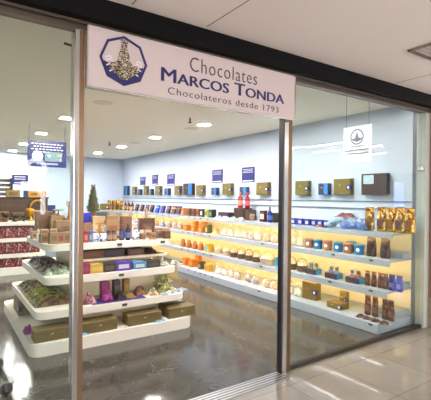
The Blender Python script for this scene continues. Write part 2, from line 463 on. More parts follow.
link('figure', b.mesh(speckle((8, 8, 12), (150, 132, 96), (186, 176, 166), 190., thr=.52)), em)

# pale see-through ring and arch letter shapes set on the pane
def pane_letter(kind, px, py, w, h, label):
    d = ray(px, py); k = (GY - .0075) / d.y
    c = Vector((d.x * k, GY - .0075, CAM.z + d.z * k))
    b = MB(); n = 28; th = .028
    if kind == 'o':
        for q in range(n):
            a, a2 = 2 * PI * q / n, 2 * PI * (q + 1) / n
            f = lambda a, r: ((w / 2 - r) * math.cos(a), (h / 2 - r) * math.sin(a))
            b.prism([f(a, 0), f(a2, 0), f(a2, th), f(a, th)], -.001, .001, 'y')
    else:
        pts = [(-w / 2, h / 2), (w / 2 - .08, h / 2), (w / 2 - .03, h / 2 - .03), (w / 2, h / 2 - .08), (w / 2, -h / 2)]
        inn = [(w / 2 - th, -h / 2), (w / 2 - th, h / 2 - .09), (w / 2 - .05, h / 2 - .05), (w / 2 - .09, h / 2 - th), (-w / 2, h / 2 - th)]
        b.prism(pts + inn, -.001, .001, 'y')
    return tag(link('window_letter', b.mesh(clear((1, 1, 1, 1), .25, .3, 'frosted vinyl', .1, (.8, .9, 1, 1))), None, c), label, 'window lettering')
pane_letter('o', 36, 168, .125, .125, 'pale ring letter on the side pane over the blue hanging sign')
pane_letter('n', 33, 198, .14, .20, 'pale arched letter on the side pane below the ring letter')

GAIN = .5
# ================================================================== HANGING AND WALL SIGNS
def sign_panel(name, label, w, h, loc, rotz, cords=0., lines=4, white_band=True, group=None, cat='sign'):
    t = thing(name, label, cat, loc, rotz, group)
    link('panel', MB().box((0, 0, h / 2), (w, .012, h), .002).mesh(mat((4, 8, 116), .35, var=.06)), t)
    b = MB()
    for k in range(lines):
        z = h * (.86 - .1 * k); n = 9; ww = w * (.84 - .12 * (k % 2))
        for q in range(n):
            b.box((-ww / 2 + ww * (q + .5) / n, -.0068, z), (ww / n * .6, .002, h * .028))
    if white_band: b.box((0, -.0068, h * .10), (w * .86, .002, h * .05))
    link('text_lines', b.mesh(M_WHITE), t)
    if cords:
        for s_ in (-1, 1):
            link('cord', MB().tube([(s_ * w * .46, 0, h), (s_ * w * .46, 0, h + cords)], .003, 6).mesh(mat((150, 145, 135), .5)), t)
    return t
# large blue hanging sign
d = on_z(27, 125.5, H); y0 = 7.3
xa, xb = on_y(27, y0), on_y(66, y0)
dd = ray(46, 167); zb = CAM.z + dd.z * y0 / dd.y; dd = ray(46, 140.5); zt = CAM.z + dd.z * y0 / dd.y
t = sign_panel('hanging_sign', 'large blue sign hung on cords with white disc and picture', xb - xa, zt - zb, ((xa + xb) / 2, y0, zb), 0, H - zt, 4, False)
w_, h_ = xb - xa, zt - zb
link('disc', MB().prism([(-.25 * w_ + .085 * math.cos(a), .40 * h_ + .085 * math.sin(a)) for a in [2 * PI * k / 20 for k in range(20)]], -.0085, -.006, 'y').mesh(M_WHITE), t)
o = link('picture', MB().box((.16 * w_, -.008, .40 * h_), (.44 * w_, .004, .36 * h_)).mesh(speckle((120, 150, 150), (176, 190, 170), (96, 130, 180), 22.)), t)
link('text_lines', MB().box((0, -.007, .12 * h_), (.55 * w_, .002, .03)).mesh(mat((170, 175, 215))), t)
# white hanging poster by the shelf wall (parallel to the shelves)
px = 3.8; yA, yB = on_x(343, px), on_x(371, px)
dd = ray(357, 162.5); zb = CAM.z + dd.z * px / dd.x; dd = ray(357, 126); zt = CAM.z + dd.z * px / dd.x
w_, h_ = yA - yB, zt - zb
t = thing('hanging_poster', 'white hanging sign with blue round emblem seen through the side glass', 'sign', (px, (yA + yB) / 2, zb), -PI / 2)
link('panel', MB().box((0, 0, h_ / 2), (w_, .01, h_), .002).mesh(M_POSTER), t)
b = MB()
for k in range(24):
    a, a2 = 2 * PI * k / 24, 2 * PI * (k + 1) / 24
    f = lambda a, r: (r * math.cos(a), .70 * h_ + r * math.sin(a))
    b.prism([f(a, .085), f(a2, .085), f(a2, .074), f(a, .074)], -.0075, -.005, 'y')
link('emblem_ring', b.mesh(mat((64, 78, 168))), t)
b = MB(); b.prism([(-.03, .60 * h_), (.03, .60 * h_), (.02, .70 * h_), (.0, .84 * h_), (-.02, .70 * h_)], -.0075, -.005, 'y')
b.prism([(-.07, .665 * h_), (.07, .665 * h_), (.05, .60 * h_), (0, .565 * h_), (-.05, .60 * h_)], -.0065, -.005, 'y')
link('emblem_figure', b.mesh(speckle((120, 128, 190), (190, 180, 150), None, 60.)), t)
link('lettering', text_mesh('MARCOS TONDA', w_ * .84, .030, mat((96, 104, 176)), .003), t, (-w_ * .42, -.0065, .31 * h_))
link('lettering', text_mesh('Chocolates', w_ * .5, .024, mat((130, 136, 190)), .003), t, (-w_ * .25, -.0065, .42 * h_))
link('lettering', text_mesh('Chocolateros desde 1793', w_ * .78, .018, mat((130, 136, 190)), .003), t, (-w_ * .39, -.0065, .23 * h_))
for s_ in (-1, 1):
    link('cord', MB().tube([(s_ * w_ * .40, 0, h_), (s_ * w_ * .40, 0, H - zb)], .003, 6).mesh(mat((140, 140, 140))), t)

# ================================================================== PRODUCT KINDS (local front = -Y, origin at base centre)
def k_giftbox(w, d, h, body=M_OLIVE, lab='side', lidm=None):
    """chocolate box with lid seam, gold crest and purple label"""
    sp = [('box', MB().box((0, 0, h / 2), (w, d, h), .004).mesh(body), None)]
    sp.append(('crest', MB().prism([(.014 * math.cos(a) - (w * .12 if lab == 'right' else 0), h * .62 + .010 * math.sin(a)) for a in [2 * PI * k / 10 for k in range(10)]], -d / 2 - .002, -d / 2, 'y').mesh(mat((206, 190, 120), .3, .5)), None))
    if lab in ('right', 'side'):
        lw, lh = min(.06, w * .3), min(.07, h * .34)
        if lab == 'right':
            sp.append(('label', MB().box((w / 2 - lw / 2, -d / 2 - .001, h * .45), (lw + .004, .004, lh)).box((w / 2 + .001, -d / 2 + .02, h * .45), (.004, .044, lh)).mesh(M_PURPLE), None))
            i = len(sp) - 1
            sp.append(('label_emblem', MB().prism([(w / 2 - lw / 2 + lw * .28 * math.cos(a), h * .45 + lw * .28 * math.sin(a)) for a in [2 * PI * k / 10 for k in range(10)]], -d / 2 - .0045, -d / 2 - .003, 'y').mesh(M_WHITE), i))
        else:
            sp.append(('label', MB().box((w / 2 + .001, 0, h * .45), (.003, d * .4, h * .4)).mesh(M_PURPLE), None))
    if lab != 'right':
        lid = MB().box((0, 0, h - .02), (w + .006, d + .006, .045), .004)
        sp.append(('lid', lid.mesh(lidm or body), None))
    return sp
def k_carton(w, d, h, c, c2=None, band=True, rough=.5):
    """small carton with a printed front"""
    m = c if not isinstance(c, tuple) else mat(c, rough)
    sp = [('carton', MB().box((0, 0, h / 2), (w, d, h), .003).mesh(m), None)]
    if c2:
        m2 = c2 if not isinstance(c2, tuple) else mat(c2, .45)
        sp.append(('label', MB().box((0, -d / 2 - .0008, h * .48), (w * .66, .003, h * .46)).mesh(m2), None))
    sp.append(('flap', MB().box((0, 0, h + .0008), (w * .96, d * .5, .0016)).mesh(m), None))
    return sp
def k_pouch(w, d, h, m, labm=None, twist=True):
    """stand-up foil pouch: flat bottom, bulged belly, pinched and folded top"""
    b = MB(); n = 16; rows = [(.0, .86, .90), (.06, .98, 1.), (.3, 1., 1.), (.55, .97, .86), (.75, .93, .55), (.87, .92, .22), (.93, .92, .10), (1., .96, .08)]
    rings = []
    for z, fx, fy in rows:
        r = []
        for k in range(n):
            a = 2 * PI * k / n; ca, sa = math.cos(a), math.sin(a)
            sx = math.copysign(abs(ca) ** .55, ca); sy = math.copysign(abs(sa) ** .7, sa)
            wob = 1 + .07 * (random.random() - .5)
            r.append(b.bm.verts.new((w / 2 * fx * sx * wob, d / 2 * fy * sy * wob, z * h)))
        rings.append(r)
    for A, B in zip(rings, rings[1:]):
        for k in range(n): b.bm.faces.new((A[k], A[(k + 1) % n], B[(k + 1) % n], B[k]))
    b.bm.faces.new(rings[0][::-1]); b.bm.faces.new(rings[-1])
    sp = [('pouch', b.mesh(m), None)]
    if labm: sp.append(('label', MB().box((0, -d / 2 - .0005, h * .34), (w * .56, .006, h * .30), .002).mesh(labm), None))
    if twist: sp.append(('seal_strip', MB().box((0, 0, h * .965), (w * .96, d * .12 + .004, h * .035), .001).mesh(M_GOLD), None))
    return sp
def k_treatbag(w, h, sweets, n=9, cello=None):
    """dome of sweets in clear cellophane gathered at the top"""
    b = MB()
    for k in range(n):
        a = 2 * PI * k / n * 2.4; rr = w * .27 * ((k + .6) / n) ** .5; z = h * (.10 + .34 * (1 - (k / n)))
        b.sphere((rr * math.cos(a), rr * math.sin(a) * .7, z), w * .17, (1, .85, .9), 8, 6)
    c = MB().lathe([(w * .36, 0.), (w * .47, h * .08), (w * .5, h * .26), (w * .43, h * .48), (w * .22, h * .66), (w * .07, h * .74), (w * .06, h * .78), (w * .2, h * .92), (w * .26, h)], 14, (0, 0, 0), 1., .8, .09)
    t = MB().lathe([(w * .08, h * .73), (w * .10, h * .76), (w * .08, h * .79)], 10, (0, 0, 0), 1, .8)
    return [('sweets', b.mesh(sweets, True), None), ('cellophane', c.mesh(cello or M_CELLO), None), ('ribbon', t.mesh(M_GOLD), None)]
def k_cup(r, h, m, lidm):
    """paper tub with rim, lid and crest"""
    sp = [('tub', MB().lathe([(r * .80, 0), (r * .82, .004), (r * .98, h * .92), (r, h * .93)], 20).mesh(m, True), None)]
    sp.append(('lid', MB().lathe([(r * 1.05, h * .9), (r * 1.06, h * .99), (r * .98, h), (r * .7, h * 1.005)], 20).mesh(lidm), None))
    sp.append(('crest', MB().prism([(r * .32 * math.cos(a), h * .5 + r * .32 * math.sin(a)) for a in [2 * PI * k / 12 for k in range(12)]], -r * .985, -r * .86, 'y').mesh(M_WHITE), None))
    return sp
def k_bottle(r, h, m, capm, labm):
    sp = [('bottle', MB().lathe([(r * .9, 0), (r, h * .02), (r, h * .58), (r * .8, h * .68), (r * .36, h * .76), (r * .33, h * .9), (r * .38, h * .91)], 14).mesh(m, True), None)]
    sp.append(('cap', MB().lathe([(r * .42, h * .88), (r * .42, h * .99), (r * .36, h)], 12).mesh(capm), None))
    sp.append(('label', MB().lathe([(r * 1.02, h * .16), (r * 1.02, h * .46)], 14).mesh(labm), None))
    return sp
def k_wrapjar(r, h):
    """white jar painted with blue, wrapped and tied at the top"""
    sp = [('jar', MB().lathe([(r * .8, 0), (r, h * .08), (r * 1.02, h * .3), (r * .8, h * .46), (r * .55, h * .52)], 16).mesh(speckle((226, 230, 238), (60, 84, 160), (190, 200, 224), 55., .25, 0, .62), True), None)]
    sp.append(('wrap', MB().lathe([(r * .62, h * .46), (r * .5, h * .56), (r * .42, h * .60), (r * .66, h * .8), (r * .8, h)], 12, (0, 0, 0), 1, 1, .18).mesh(M_CELLO), None))
    sp.append(('ribbon', MB().lathe([(r * .5, h * .55), (r * .54, h * .58), (r * .46, h * .61)], 12).mesh(M_KRAFT), None))
    sp.append(('lid', MB().lathe([(r * .58, h * .50), (r * .58, h * .55), (r * .5, h * .56)], 14).mesh(M_NAVY), None))
    return sp
def k_jar(r, h, m, lidm, labm):
    sp = [('jar', MB().lathe([(r * .92, 0), (r, h * .04), (r, h * .72), (r * .8, h * .8)], 14).mesh(m, True), None)]
    sp.append(('lid', MB().lathe([(r * .86, h * .78), (r * .88, h * .98), (r * .8, h)], 14).mesh(lidm), None))
    sp.append(('label', MB().lathe([(r * 1.02, h * .18), (r * 1.02, h * .6)], 14).mesh(labm), None))
    return sp
def k_figure(h, m, m2):
    """small standing figurine: robe, head, hat"""
    return [('robe', MB().lathe([(h * .17, 0), (h * .18, h * .04), (h * .14, h * .3), (h * .12, h * .56), (h * .06, h * .68)], 12).mesh(m, True), None),
            ('head', MB().sphere((0, 0, h * .76), h * .105).mesh(mat((206, 170, 140), .6), True), None),
            ('hat', MB().lathe([(h * .11, h * .80), (h * .08, h * .9), (h * .02, h)], 10).mesh(m2), None)]
def k_flatbag(l, w, h, m, labm=None, seed=0):
    """pillow bag lying flat, lumpy, with crimped ends"""
    random.seed(seed); b = MB(); nu, nv = 12, 7
    T, Bt = [], []
    for i in range(nu + 1):
        u = i / nu * 2 - 1; tr_, br_ = [], []
        for q in range(nv + 1):
            v = q / nv * 2 - 1
            k = max(0, (1 - abs(u) ** 3)) * max(0, (1 - v * v)) ** .5
            z = h * k * (.45 + .85 * random.random()) + .003
            ww = w / 2 * (1 - .12 * (1 - abs(u)) * 0)
            x, y = u * l / 2, v * ww * (1 + .05 * (random.random() - .5))
            tr_.append(b.bm.verts.new((x, y, z))); br_.append(b.bm.verts.new((x, y, .0)))
        T.append(tr_); Bt.append(br_)
    for i in range(nu):
        for q in range(nv):
            b.bm.faces.new((T[i][q], T[i + 1][q], T[i + 1][q + 1], T[i][q + 1]))
            b.bm.faces.new((Bt[i][q], Bt[i][q + 1], Bt[i + 1][q + 1], Bt[i + 1][q]))
        b.bm.faces.new((T[i][0], Bt[i][0], Bt[i + 1][0], T[i + 1][0])); b.bm.faces.new((T[i][nv], T[i + 1][nv], Bt[i + 1][nv], Bt[i][nv]))
    for q in range(nv):
        b.bm.faces.new((T[0][q], T[0][q + 1], Bt[0][q + 1], Bt[0][q])); b.bm.faces.new((T[nu][q], Bt[nu][q], Bt[nu][q + 1], T[nu][q + 1]))
    sp = [('bag', b.mesh(m), None)]
    for q in (-1, 1): sp.append(('crimp', MB().box((q * (l / 2 + .006), 0, .004), (.022, w * .96, .006), .001).mesh(labm or m), None))
    return sp
def k_bar(w, d, h, m, m2):
    sp = [('wrapper', MB().box((0, 0, h / 2), (w, d, h), .003).mesh(m), None)]
    sp.append(('band', MB().box((0, 0, h * .7), (w + .002, d + .002, h * .16)).mesh(m2), None))
    return sp
def k_basket(r, h, fill, wicker):
    b = MB().lathe([(r * .7, 0), (r * .78, .004), (r * .95, h * .42), (r * 1.02, h * .45), (r * .9, h * .44)], 16, (0, 0, 0), 1.15, .85)
    hd = MB().tube([(r * 1.1 * math.cos(a), 0, h * .42 + h * .55 * math.sin(a)) for a in [PI * k / 10 for k in range(11)]], .004, 6)
    f = MB()
    for k in range(8):
        a = 2 * PI * k / 8; f.sphere((r * .5 * math.cos(a), r * .38 * math.sin(a), h * .46), r * .33, (1, 1, .8), 8, 6, .2)
    f.sphere((0, 0, h * .56), r * .4, (1, 1, .8), 8, 6, .2)
    return [('basket_bowl', b.mesh(wicker), None), ('handle', hd.mesh(wicker, True), None), ('wrapped_sweets', f.mesh(fill, True), None)]
def k_trayset(tint):
    """dark tray with two tagged chocolate blocks and a blue card, wrapped in clear film gathered on top"""
    w, d, h = .19, .15, .075
    sp = [('tray', MB().box((0, 0, h * .5), (w, d, h), .004).mesh(mat((58, 32, 26), .5)), None)]
    sp.append(('card', MB().box((w / 2 + .0015, .01, h * .5), (.004, d * .8, h * .9)).mesh(mat((36, 150, 214), .45)), None))
    sp.append(('label', MB().box((w / 2 - .012, -d / 2 - .001, h * .5), (.034, .004, h * .7)).mesh(M_PURPLE), None))
    for s_ in (-1, 1):
        sp.append(('chocolate_block', MB().box((s_ * .045, .01, h + .035), (.045, .035, .09), .008, None, 2).mesh(mat((44, 24, 20), .4)), None))
        i = len(sp) - 1
        sp.append(('ribbon_tag', MB().box((s_ * .045, -.012, h + .012), (.055, .016, .04), .004).mesh(tint), i))
    sp.append(('film', MB().lathe([(.105, h), (.10, h * 1.6), (.07, h * 2.2), (.02, h * 2.45), (.06, h * 2.8)], 12, (0, 0, 0), 1, .72, .12).mesh(clear((.97, .97, .97, 1), .08, .1, 'film', .6, (.95, .93, .88, 1))), None))
    return sp

BROWN_FOIL = speckle((104, 56, 36), (56, 28, 20), (176, 116, 84), 42., .3, .3, .45, .6)
DARK_FOIL = speckle((62, 34, 28), (34, 18, 16), (112, 76, 60), 36., .28, .3, .5, .6)
GOLD_FOIL = speckle((236, 176, 50), (150, 88, 20), (255, 224, 140), 34., .25, .7, .45, .6)
BLUE_FOIL = mat((40, 44, 150), .3, .35, .3, 20, bump=.3)
COPPER = mat((226, 150, 118), .45, .1, .15)
SKY = mat((40, 160, 236), .45, 0, .12)

GAIN = .72
# ================================================================== RIGHT SHELF WALL
Y0, YB, YE = 2.74, 7.45, WY
su = thing('display_shelving', 'long grey white wall shelving with warm lit shelves', 'shelving', (0, 0, 0))
ZB, Z2, Z1, ZT = .12, .47, .83, 1.15
XB, X2, X1, XT = 4.14, 4.30, 4.35, 4.40
link('base', MB().box(((XB + WX) / 2, (Y0 + YB) / 2, ZB / 2), (WX - XB - .004, YB - Y0, ZB), .012, None, 2).mesh(M_SHELF_GREY), su)
for x, z, th in ((X2, Z2, .075), (X1, Z1, .072), (XT, ZT, .06)):
    xr = WX - .016
    link('shelf', MB().prism([(x, z), (xr, z), (xr, z - .022), (x + .022, z - .022), (x + .022, z - th), (x, z - th)], Y0, YE - .01, 'y').mesh(M_SHELF_GREY), su)
    link('led_strip', MB().box((x + .0245, (Y0 + YE) / 2, z - .022 - (th - .024) / 2), (.005, YE - Y0 - .1, th - .028)).mesh(M_LED), su)
link('return_shelf', MB().box((4.07, YE - .22, ZT - .03), (.66, .42, .058), .006).mesh(M_SHELF_GREY), su)
link('back_panel', MB().box((WX - .008, (Y0 + YE) / 2, .60), (.012, YE - Y0 - .02, 1.06)).mesh(mat((244, 232, 200), .55, var=.03)), su)
for x, z, h in ((4.56, ZB, .085), (4.63, Z2, .075), (4.66, Z1, .07)):
    link('end_block', MB().box(((x + WX) / 2 - .02, Y0 + .16, z + h / 2), (WX - x - .04, .30, h), .006).mesh(M_SHELF_GREY), su)
tags = MB()
for (x, z, th, ys) in ((XB, ZB, .12, [on_x(v, XB) for v in (189, 196, 201, 206, 213, 260, 372)]), (X2, Z2, .075, [on_x(v, X2) for v in (183, 189, 196, 204, 212, 262, 331, 372)]),
                       (X1, Z1, .072, [on_x(v, X1) for v in (183, 189, 195, 202, 210, 263, 334, 372)]), (XT, ZT, .06, [on_x(v, XT) for v in (137, 150, 157, 163, 169, 189, 195, 201, 208)])):
    for y in ys:
        if y < YE - .1 and (x != XB or y < YB):
            link('price_tag', MB().box((x - .003, y, z - .022), (.006, .05, .022), .001).mesh(M_TAG), su)
# rails in the wall above
for k, z in enumerate((1.525, 1.425)):
    tag(link('wall_rail', MB().box((WX - .008, (Y0 + YE) / 2, z), (.016, YE - Y0 - .05, .014)).mesh(mat((110, 122, 136), .4, .4))), ('upper' if k == 0 else 'lower') + ' thin grey rail along the wall under the boxed chocolates', 'rail')

R90 = -PI / 2
# ---- boxes on the wall
ZW = 1.615
def wall_depth(d): return WX - d / 2 - .001
OL = ('olive', M_OLIVE); DB = ('dark blue', mat((40, 52, 84), .4)); BK = ('dark brown', mat((46, 26, 28), .4))
wall_row = [(123.5, 129.8, 13.0, DB), (132, 137.5, 12, OL), (138, 142.6, 8.5, DB), (143.5, 149.2, 13, OL), (149.8, 154, 9, DB), (155, 162.5, 13, OL), (164.3, 171, 9.5, DB),
            (174.2, 182.5, 13.3, OL), (183, 195, 16.5, BK), (196, 206, 14, OL), (211, 219.5, 10.5, DB), (222.3, 234, 16.5, OL), (239.3, 249.6, 11.5, DB), (256, 271, 18, OL),
            (295, 311.5, 20, OL), (318, 331.6, 16.5, DB), (333.4, 353.8, 23, OL), (361, 390, 30.5, BK)]
cnt = {}
lr = thing('box_ledge', 'clear narrow ledge on the wall carrying the row of boxes', 'ledge', (0, 0, 0))
link('ledge_strip', MB().box((WX - .05, (Y0 + YE) / 2, ZW - .003), (.098, YE - Y0 - .06, .004)).mesh(M_ACRYL), lr)
for i, (a, b_, hp, (cn, m)) in enumerate(wall_row):
    dpt = .085
    ya, yb = on_x(a, WX - dpt), on_x(b_, WX)
    w = max(.09, ya - yb); yc = (ya + yb) / 2
    dd = (WX - .1) / ray((a + b_) / 2).x
    h = hp * .70 * dd / F
    n = cnt[cn] = cnt.get(cn, -1) + 1
    lab = {'olive': 'olive green box on the wall ledge', 'dark blue': 'small dark blue box on the wall ledge', 'dark brown': 'large dark brown box on the wall ledge'}[cn]
    sp = k_giftbox(w, dpt, h, m, 'right')
    if cn != 'olive':
        sp = sp[:1] + [('blue_panel', MB().box((w * .28, -dpt / 2 - .001, h * .5), (w * .40, .004, h * .92)).mesh(mat((30, 120, 200), .4)), None)] + sp[1:2] if (cn == 'dark blue' or i == 8) else sp[:2] + [('print_panel', MB().box((-w * .2, -dpt / 2 - .001, h * .72), (w * .42, .003, h * .42)).mesh(mat((178, 200, 214), .4)), None)]
    tail = 'second from the far corner' if False else f'{ORD[n]} such from the far corner'
    spawn(sp, 'chocolate_box', f'{lab}, {tail}', 'box', (wall_depth(dpt), yc, ZW), R90, f'{cn} boxes on the wall ledge')
# ---- blue cards on the wall
for i, (a, b_, t_, bt) in enumerate(((140, 145, 177, 186.3), (152, 157.5, 175, 185.3), (167, 174.2, 174.3, 185.5), (212, 222, 169.8, 182.8), (241.6, 254, 167.2, 182.3))):
    X = WX - .012
    ya, yb = on_x(a, X), on_x(b_, X); r_ = ray((a + b_) / 2, bt); z0 = CAM.z + r_.z * X / r_.x; r_ = ray((a + b_) / 2, t_); z1 = CAM.z + r_.z * X / r_.x
    sign_panel('wall_sign', f'blue notice card with white print on the shelf wall, {ORD[i]} from the far corner', ya - yb, z1 - z0, (WX - .008, (ya + yb) / 2, z0), R90, 0, 3, True, 'blue notices on the shelf wall')

def row(items, X, z, name, cat, group, label, rotz=R90, tot=None):
    for i, (px, sp) in enumerate(items):
        spawn(sp, name, label.format(ORD[i]), cat, (X, on_x(px, X), z), rotz + random.uniform(-.08, .08), group)

# ---- top shelf
X = 4.62
spawn(k_giftbox(.20, .16, .19, M_OLIVE, 'right'), 'chocolate_box', 'olive gift box at the far end of the top shelf', 'box', (on_y(104, 12.2), 12.2, ZT), 0)
gp = k_pouch(.125, .06, .30, GOLD_FOIL, mat((120, 70, 30), .4))
gp2 = k_pouch(.125, .06, .31, GOLD_FOIL, mat((90, 50, 70), .4))
for i, px in enumerate((109.5, 113.5, 117.5, 121.5)):
    yq = min(12.15, on_x(px, 4.6))
    spawn(gp2 if i == 2 else gp, 'gold_pouch', f'gold foil pouch at the far end of the top shelf, {ORD[i]} from the olive box', 'foil bag', (on_y(px, yq), yq, ZT), R90 / 2, 'gold foil bags at the far end of the top shelf')
bp = k_bottle(.045, .30, mat((40, 20, 16), .25), M_GOLD, mat((170, 120, 60)))
row([(125.5, bp), (129, bp), (132.5, bp)], X, ZT, 'liqueur_bottle', 'bottle', 'dark bottles on the top shelf', 'dark bottle with gold cap beside the far gold pouches, {} from them')
barcols = [((50, 26, 24), (120, 60, 50)), ((90, 26, 30), (40, 20, 20)), ((58, 34, 26), (150, 120, 80)), ((40, 24, 26), (120, 30, 40)), ((38, 70, 190), (150, 180, 220)), ((70, 46, 140), (40, 40, 90)),
           ((44, 26, 24), (150, 90, 50)), ((100, 30, 36), (200, 170, 120)), ((52, 30, 28), (120, 70, 40))]
names = ['dark brown', 'wine red', 'brown', 'dark red-banded', 'bright blue', 'violet', 'cocoa and orange', 'red and cream', 'chestnut']
for i, px in enumerate((137, 142, 147, 152, 157.5, 163, 168.5, 174, 179)):
    c1, c2 = barcols[i]
    sp = k_bar(.15, .05, .19, mat(c1, .4), mat(c2, .4))
    spawn(sp, 'chocolate_bar', f'{names[i]} chocolate bar leaning back on the top shelf', 'chocolate bar', (X - .02, on_x(px, X), ZT + .012), R90, 'leaning bars on the top shelf', None).rotation_euler = (-.28, 0, R90)
for i, (px, c1, c2, nm) in enumerate(((186, (190, 116, 60), (220, 160, 100), 'orange carton'), (191.5, (120, 74, 54), (70, 40, 30), 'brown carton'), (196, (128, 80, 58), (60, 34, 28), 'tan carton'), (200.8, (150, 96, 60), (84, 50, 34), 'light brown carton'),
                                     (205, (40, 40, 44), (220, 220, 214), 'black and white carton'), (209.5, (188, 186, 100), (90, 110, 60), 'yellow green carton'), (214, (44, 56, 46), (130, 140, 100), 'dark green carton'))):
    spawn(k_carton(.10, .12, .165, c1, c2), 'sweet_carton', f'{nm} standing on the top shelf before the wooden crate', 'box', (X - .03, on_x(px, X), ZT), R90, 'cartons on the top shelf')
spawn(k_carton(.34, .16, .12, (46, 32, 40), (70, 56, 90)), 'sweet_carton', 'wide dark carton lying on the top shelf beside the crate', 'box', (X + .06, on_x(224, X), ZT), R90)
for i, (px, c, nm) in enumerate(((219, (84, 70, 160), 'violet'), (226, (196, 206, 220), 'silver white'), (233.5, (130, 176, 150), 'mint green'), (241, (104, 140, 130), 'green and white'))):
    spawn(k_flatbag(.16, .13, .05, speckle(c, (225, 228, 232), None, 45., .3), None, 30 + i), 'sweet_bag', f'{nm} flat sweet bag lying along the top shelf edge', 'sweet bag', (4.50, on_x(px, 4.5), ZT), R90, 'flat bags on the top shelf edge')
# wooden crate with two red bottles
yc = on_x(245, 4.66)
cr = thing('wooden_crate', 'dark brown wooden crate on the top shelf carrying two red bottles', 'crate', (4.66, yc, ZT), R90)
link('box', MB().box((-.06, 0, .105), (.30, .20, .21), .004).mesh(wood((70, 42, 28))), cr)
link('side_panel', MB().box((.155, 0, .095), (.12, .18, .19), .004).mesh(wood((104, 66, 42))), cr)
link('lid', MB().box((-.06, 0, .214), (.31, .21, .014), .003).mesh(wood((54, 32, 22))), cr)
rb = k_bottle(.045, .29, mat((170, 26, 44), .25), mat((190, 40, 50)), mat((226, 90, 100)))
rb2 = k_bottle(.048, .30, mat((180, 60, 60), .25), M_GOLD, mat((230, 150, 130)))
spawn(rb2, 'liqueur_bottle', 'pink and red bottle with gold cap standing on the wooden crate', 'bottle', (4.66, on_x(240.3, 4.66), ZT + .221), R90)
spawn(rb, 'liqueur_bottle', 'plain red bottle standing on the wooden crate', 'bottle', (4.66, on_x(247.5, 4.66), ZT + .221), R90)
spawn(k_jar(.045, .17, clear((.8, .78, .72, 1), .2, .05, 'jar glass', .8), M_TAG, mat((150, 110, 80))), 'glass_jar', 'small clear jar on the shelf before the wooden crate', 'jar', (4.50, on_x(252.5, 4.5), ZT), R90)
spawn(k_carton(.13, .06, .19, (74, 26, 30), (226, 214, 208)), 'framed_box', 'dark red framed box with white oval on the top shelf', 'box', (4.6, on_x(263.5, 4.6), ZT), R90)
spawn(k_bottle(.04, .26, mat((26, 44, 120), .2), M_TAG, mat((40, 90, 170))), 'liqueur_bottle', 'blue bottle on the top shelf before the steel post', 'bottle', (4.55, on_x(270, 4.55), ZT), R90)
spawn(k_carton(.12, .08, .16, (54, 44, 30), (90, 84, 50)), 'sweet_carton', 'dark olive carton beside the blue bottle on the top shelf', 'box', (4.66, on_x(274.5, 4.66), ZT), R90)
# snow-like white fabric behind frames
s_ = MB()
for k in range(14): s_.sphere((4.74 + random.uniform(-.03, .03), on_x(262 + k * 1.8, 4.74), ZT + .037), .05, (1, 1.6, .6), 8, 6, .3)
tag(link('white_garland', s_.mesh(mat((226, 234, 242), .9), True)), 'fluffy white garland lying on the top shelf behind the blue bottle', 'garland')
bc = k_carton(.085, .07, .095, (44, 46, 150), (196, 206, 232))
row([(294.5, bc), (301.5, bc), (308.5, bc), (315, bc), (321.5, bc), (327.5, bc)], 4.62, ZT, 'blue_carton', 'box', 'small blue cartons on the top shelf', 'small blue and white carton on the top shelf, {} from the steel post')
spawn(k_flatbag(.16, .08, .04, mat((92, 40, 34), .35), None, 61), 'sweet_bag', 'small brown bag lying before the blue cartons on the top shelf', 'sweet bag', (4.47, on_x(320, 4.47), ZT), R90)
s_ = MB()
for k in range(14): s_.sphere((4.58 + random.uniform(-.08, .08), on_x(331.5 + k * .35, 4.58), ZT + .037 + .005 * k), .042, (1, 1.2, .8), 8, 6, .35)
tag(link('tulle_heap', s_.mesh(mat((170, 200, 222), .8), True)), 'pale blue tulle heap on the top shelf beside the blue bundles', 'fabric')
for i, (px, xx, zz, c, nm) in enumerate(((345, 4.70, 0., (44, 96, 170), 'pale blue'), (347, 4.52, 0.0, (36, 84, 160), 'bright blue'), (356, 4.66, .0, (26, 66, 140), 'deep blue'), (362.5, 4.52, 0., (30, 76, 150), 'royal blue'))):
    spawn(k_treatbag(.155, .15, mat(c, .4), 10, clear((.7, .8, .95, 1), .2, .1, 'blue film', .8, (.3, .5, .8, 1))), 'sweet_bundle', f'{nm} wrapped bundle of sweets in the heap on the top shelf', 'sweet bag', (xx, on_x(px, xx), ZT + zz), R90, 'blue bundles on the top shelf')
spawn(k_flatbag(.30, .12, .05, mat((120, 52, 40), .35, .1), None, 62), 'sweet_bag', 'red brown flat bag on top of the blue bundles', 'sweet bag', (4.68, on_x(346, 4.68), ZT + .1525), R90)
row([(370, gp), (382, gp2), (391.5, gp), (400.5, gp2), (410, gp)], 4.62, ZT, 'gold_pouch', 'foil bag', 'gold foil bags at the glass end of the top shelf', 'gold pouch at the glass end of the top shelf, {} from the blue bundles')

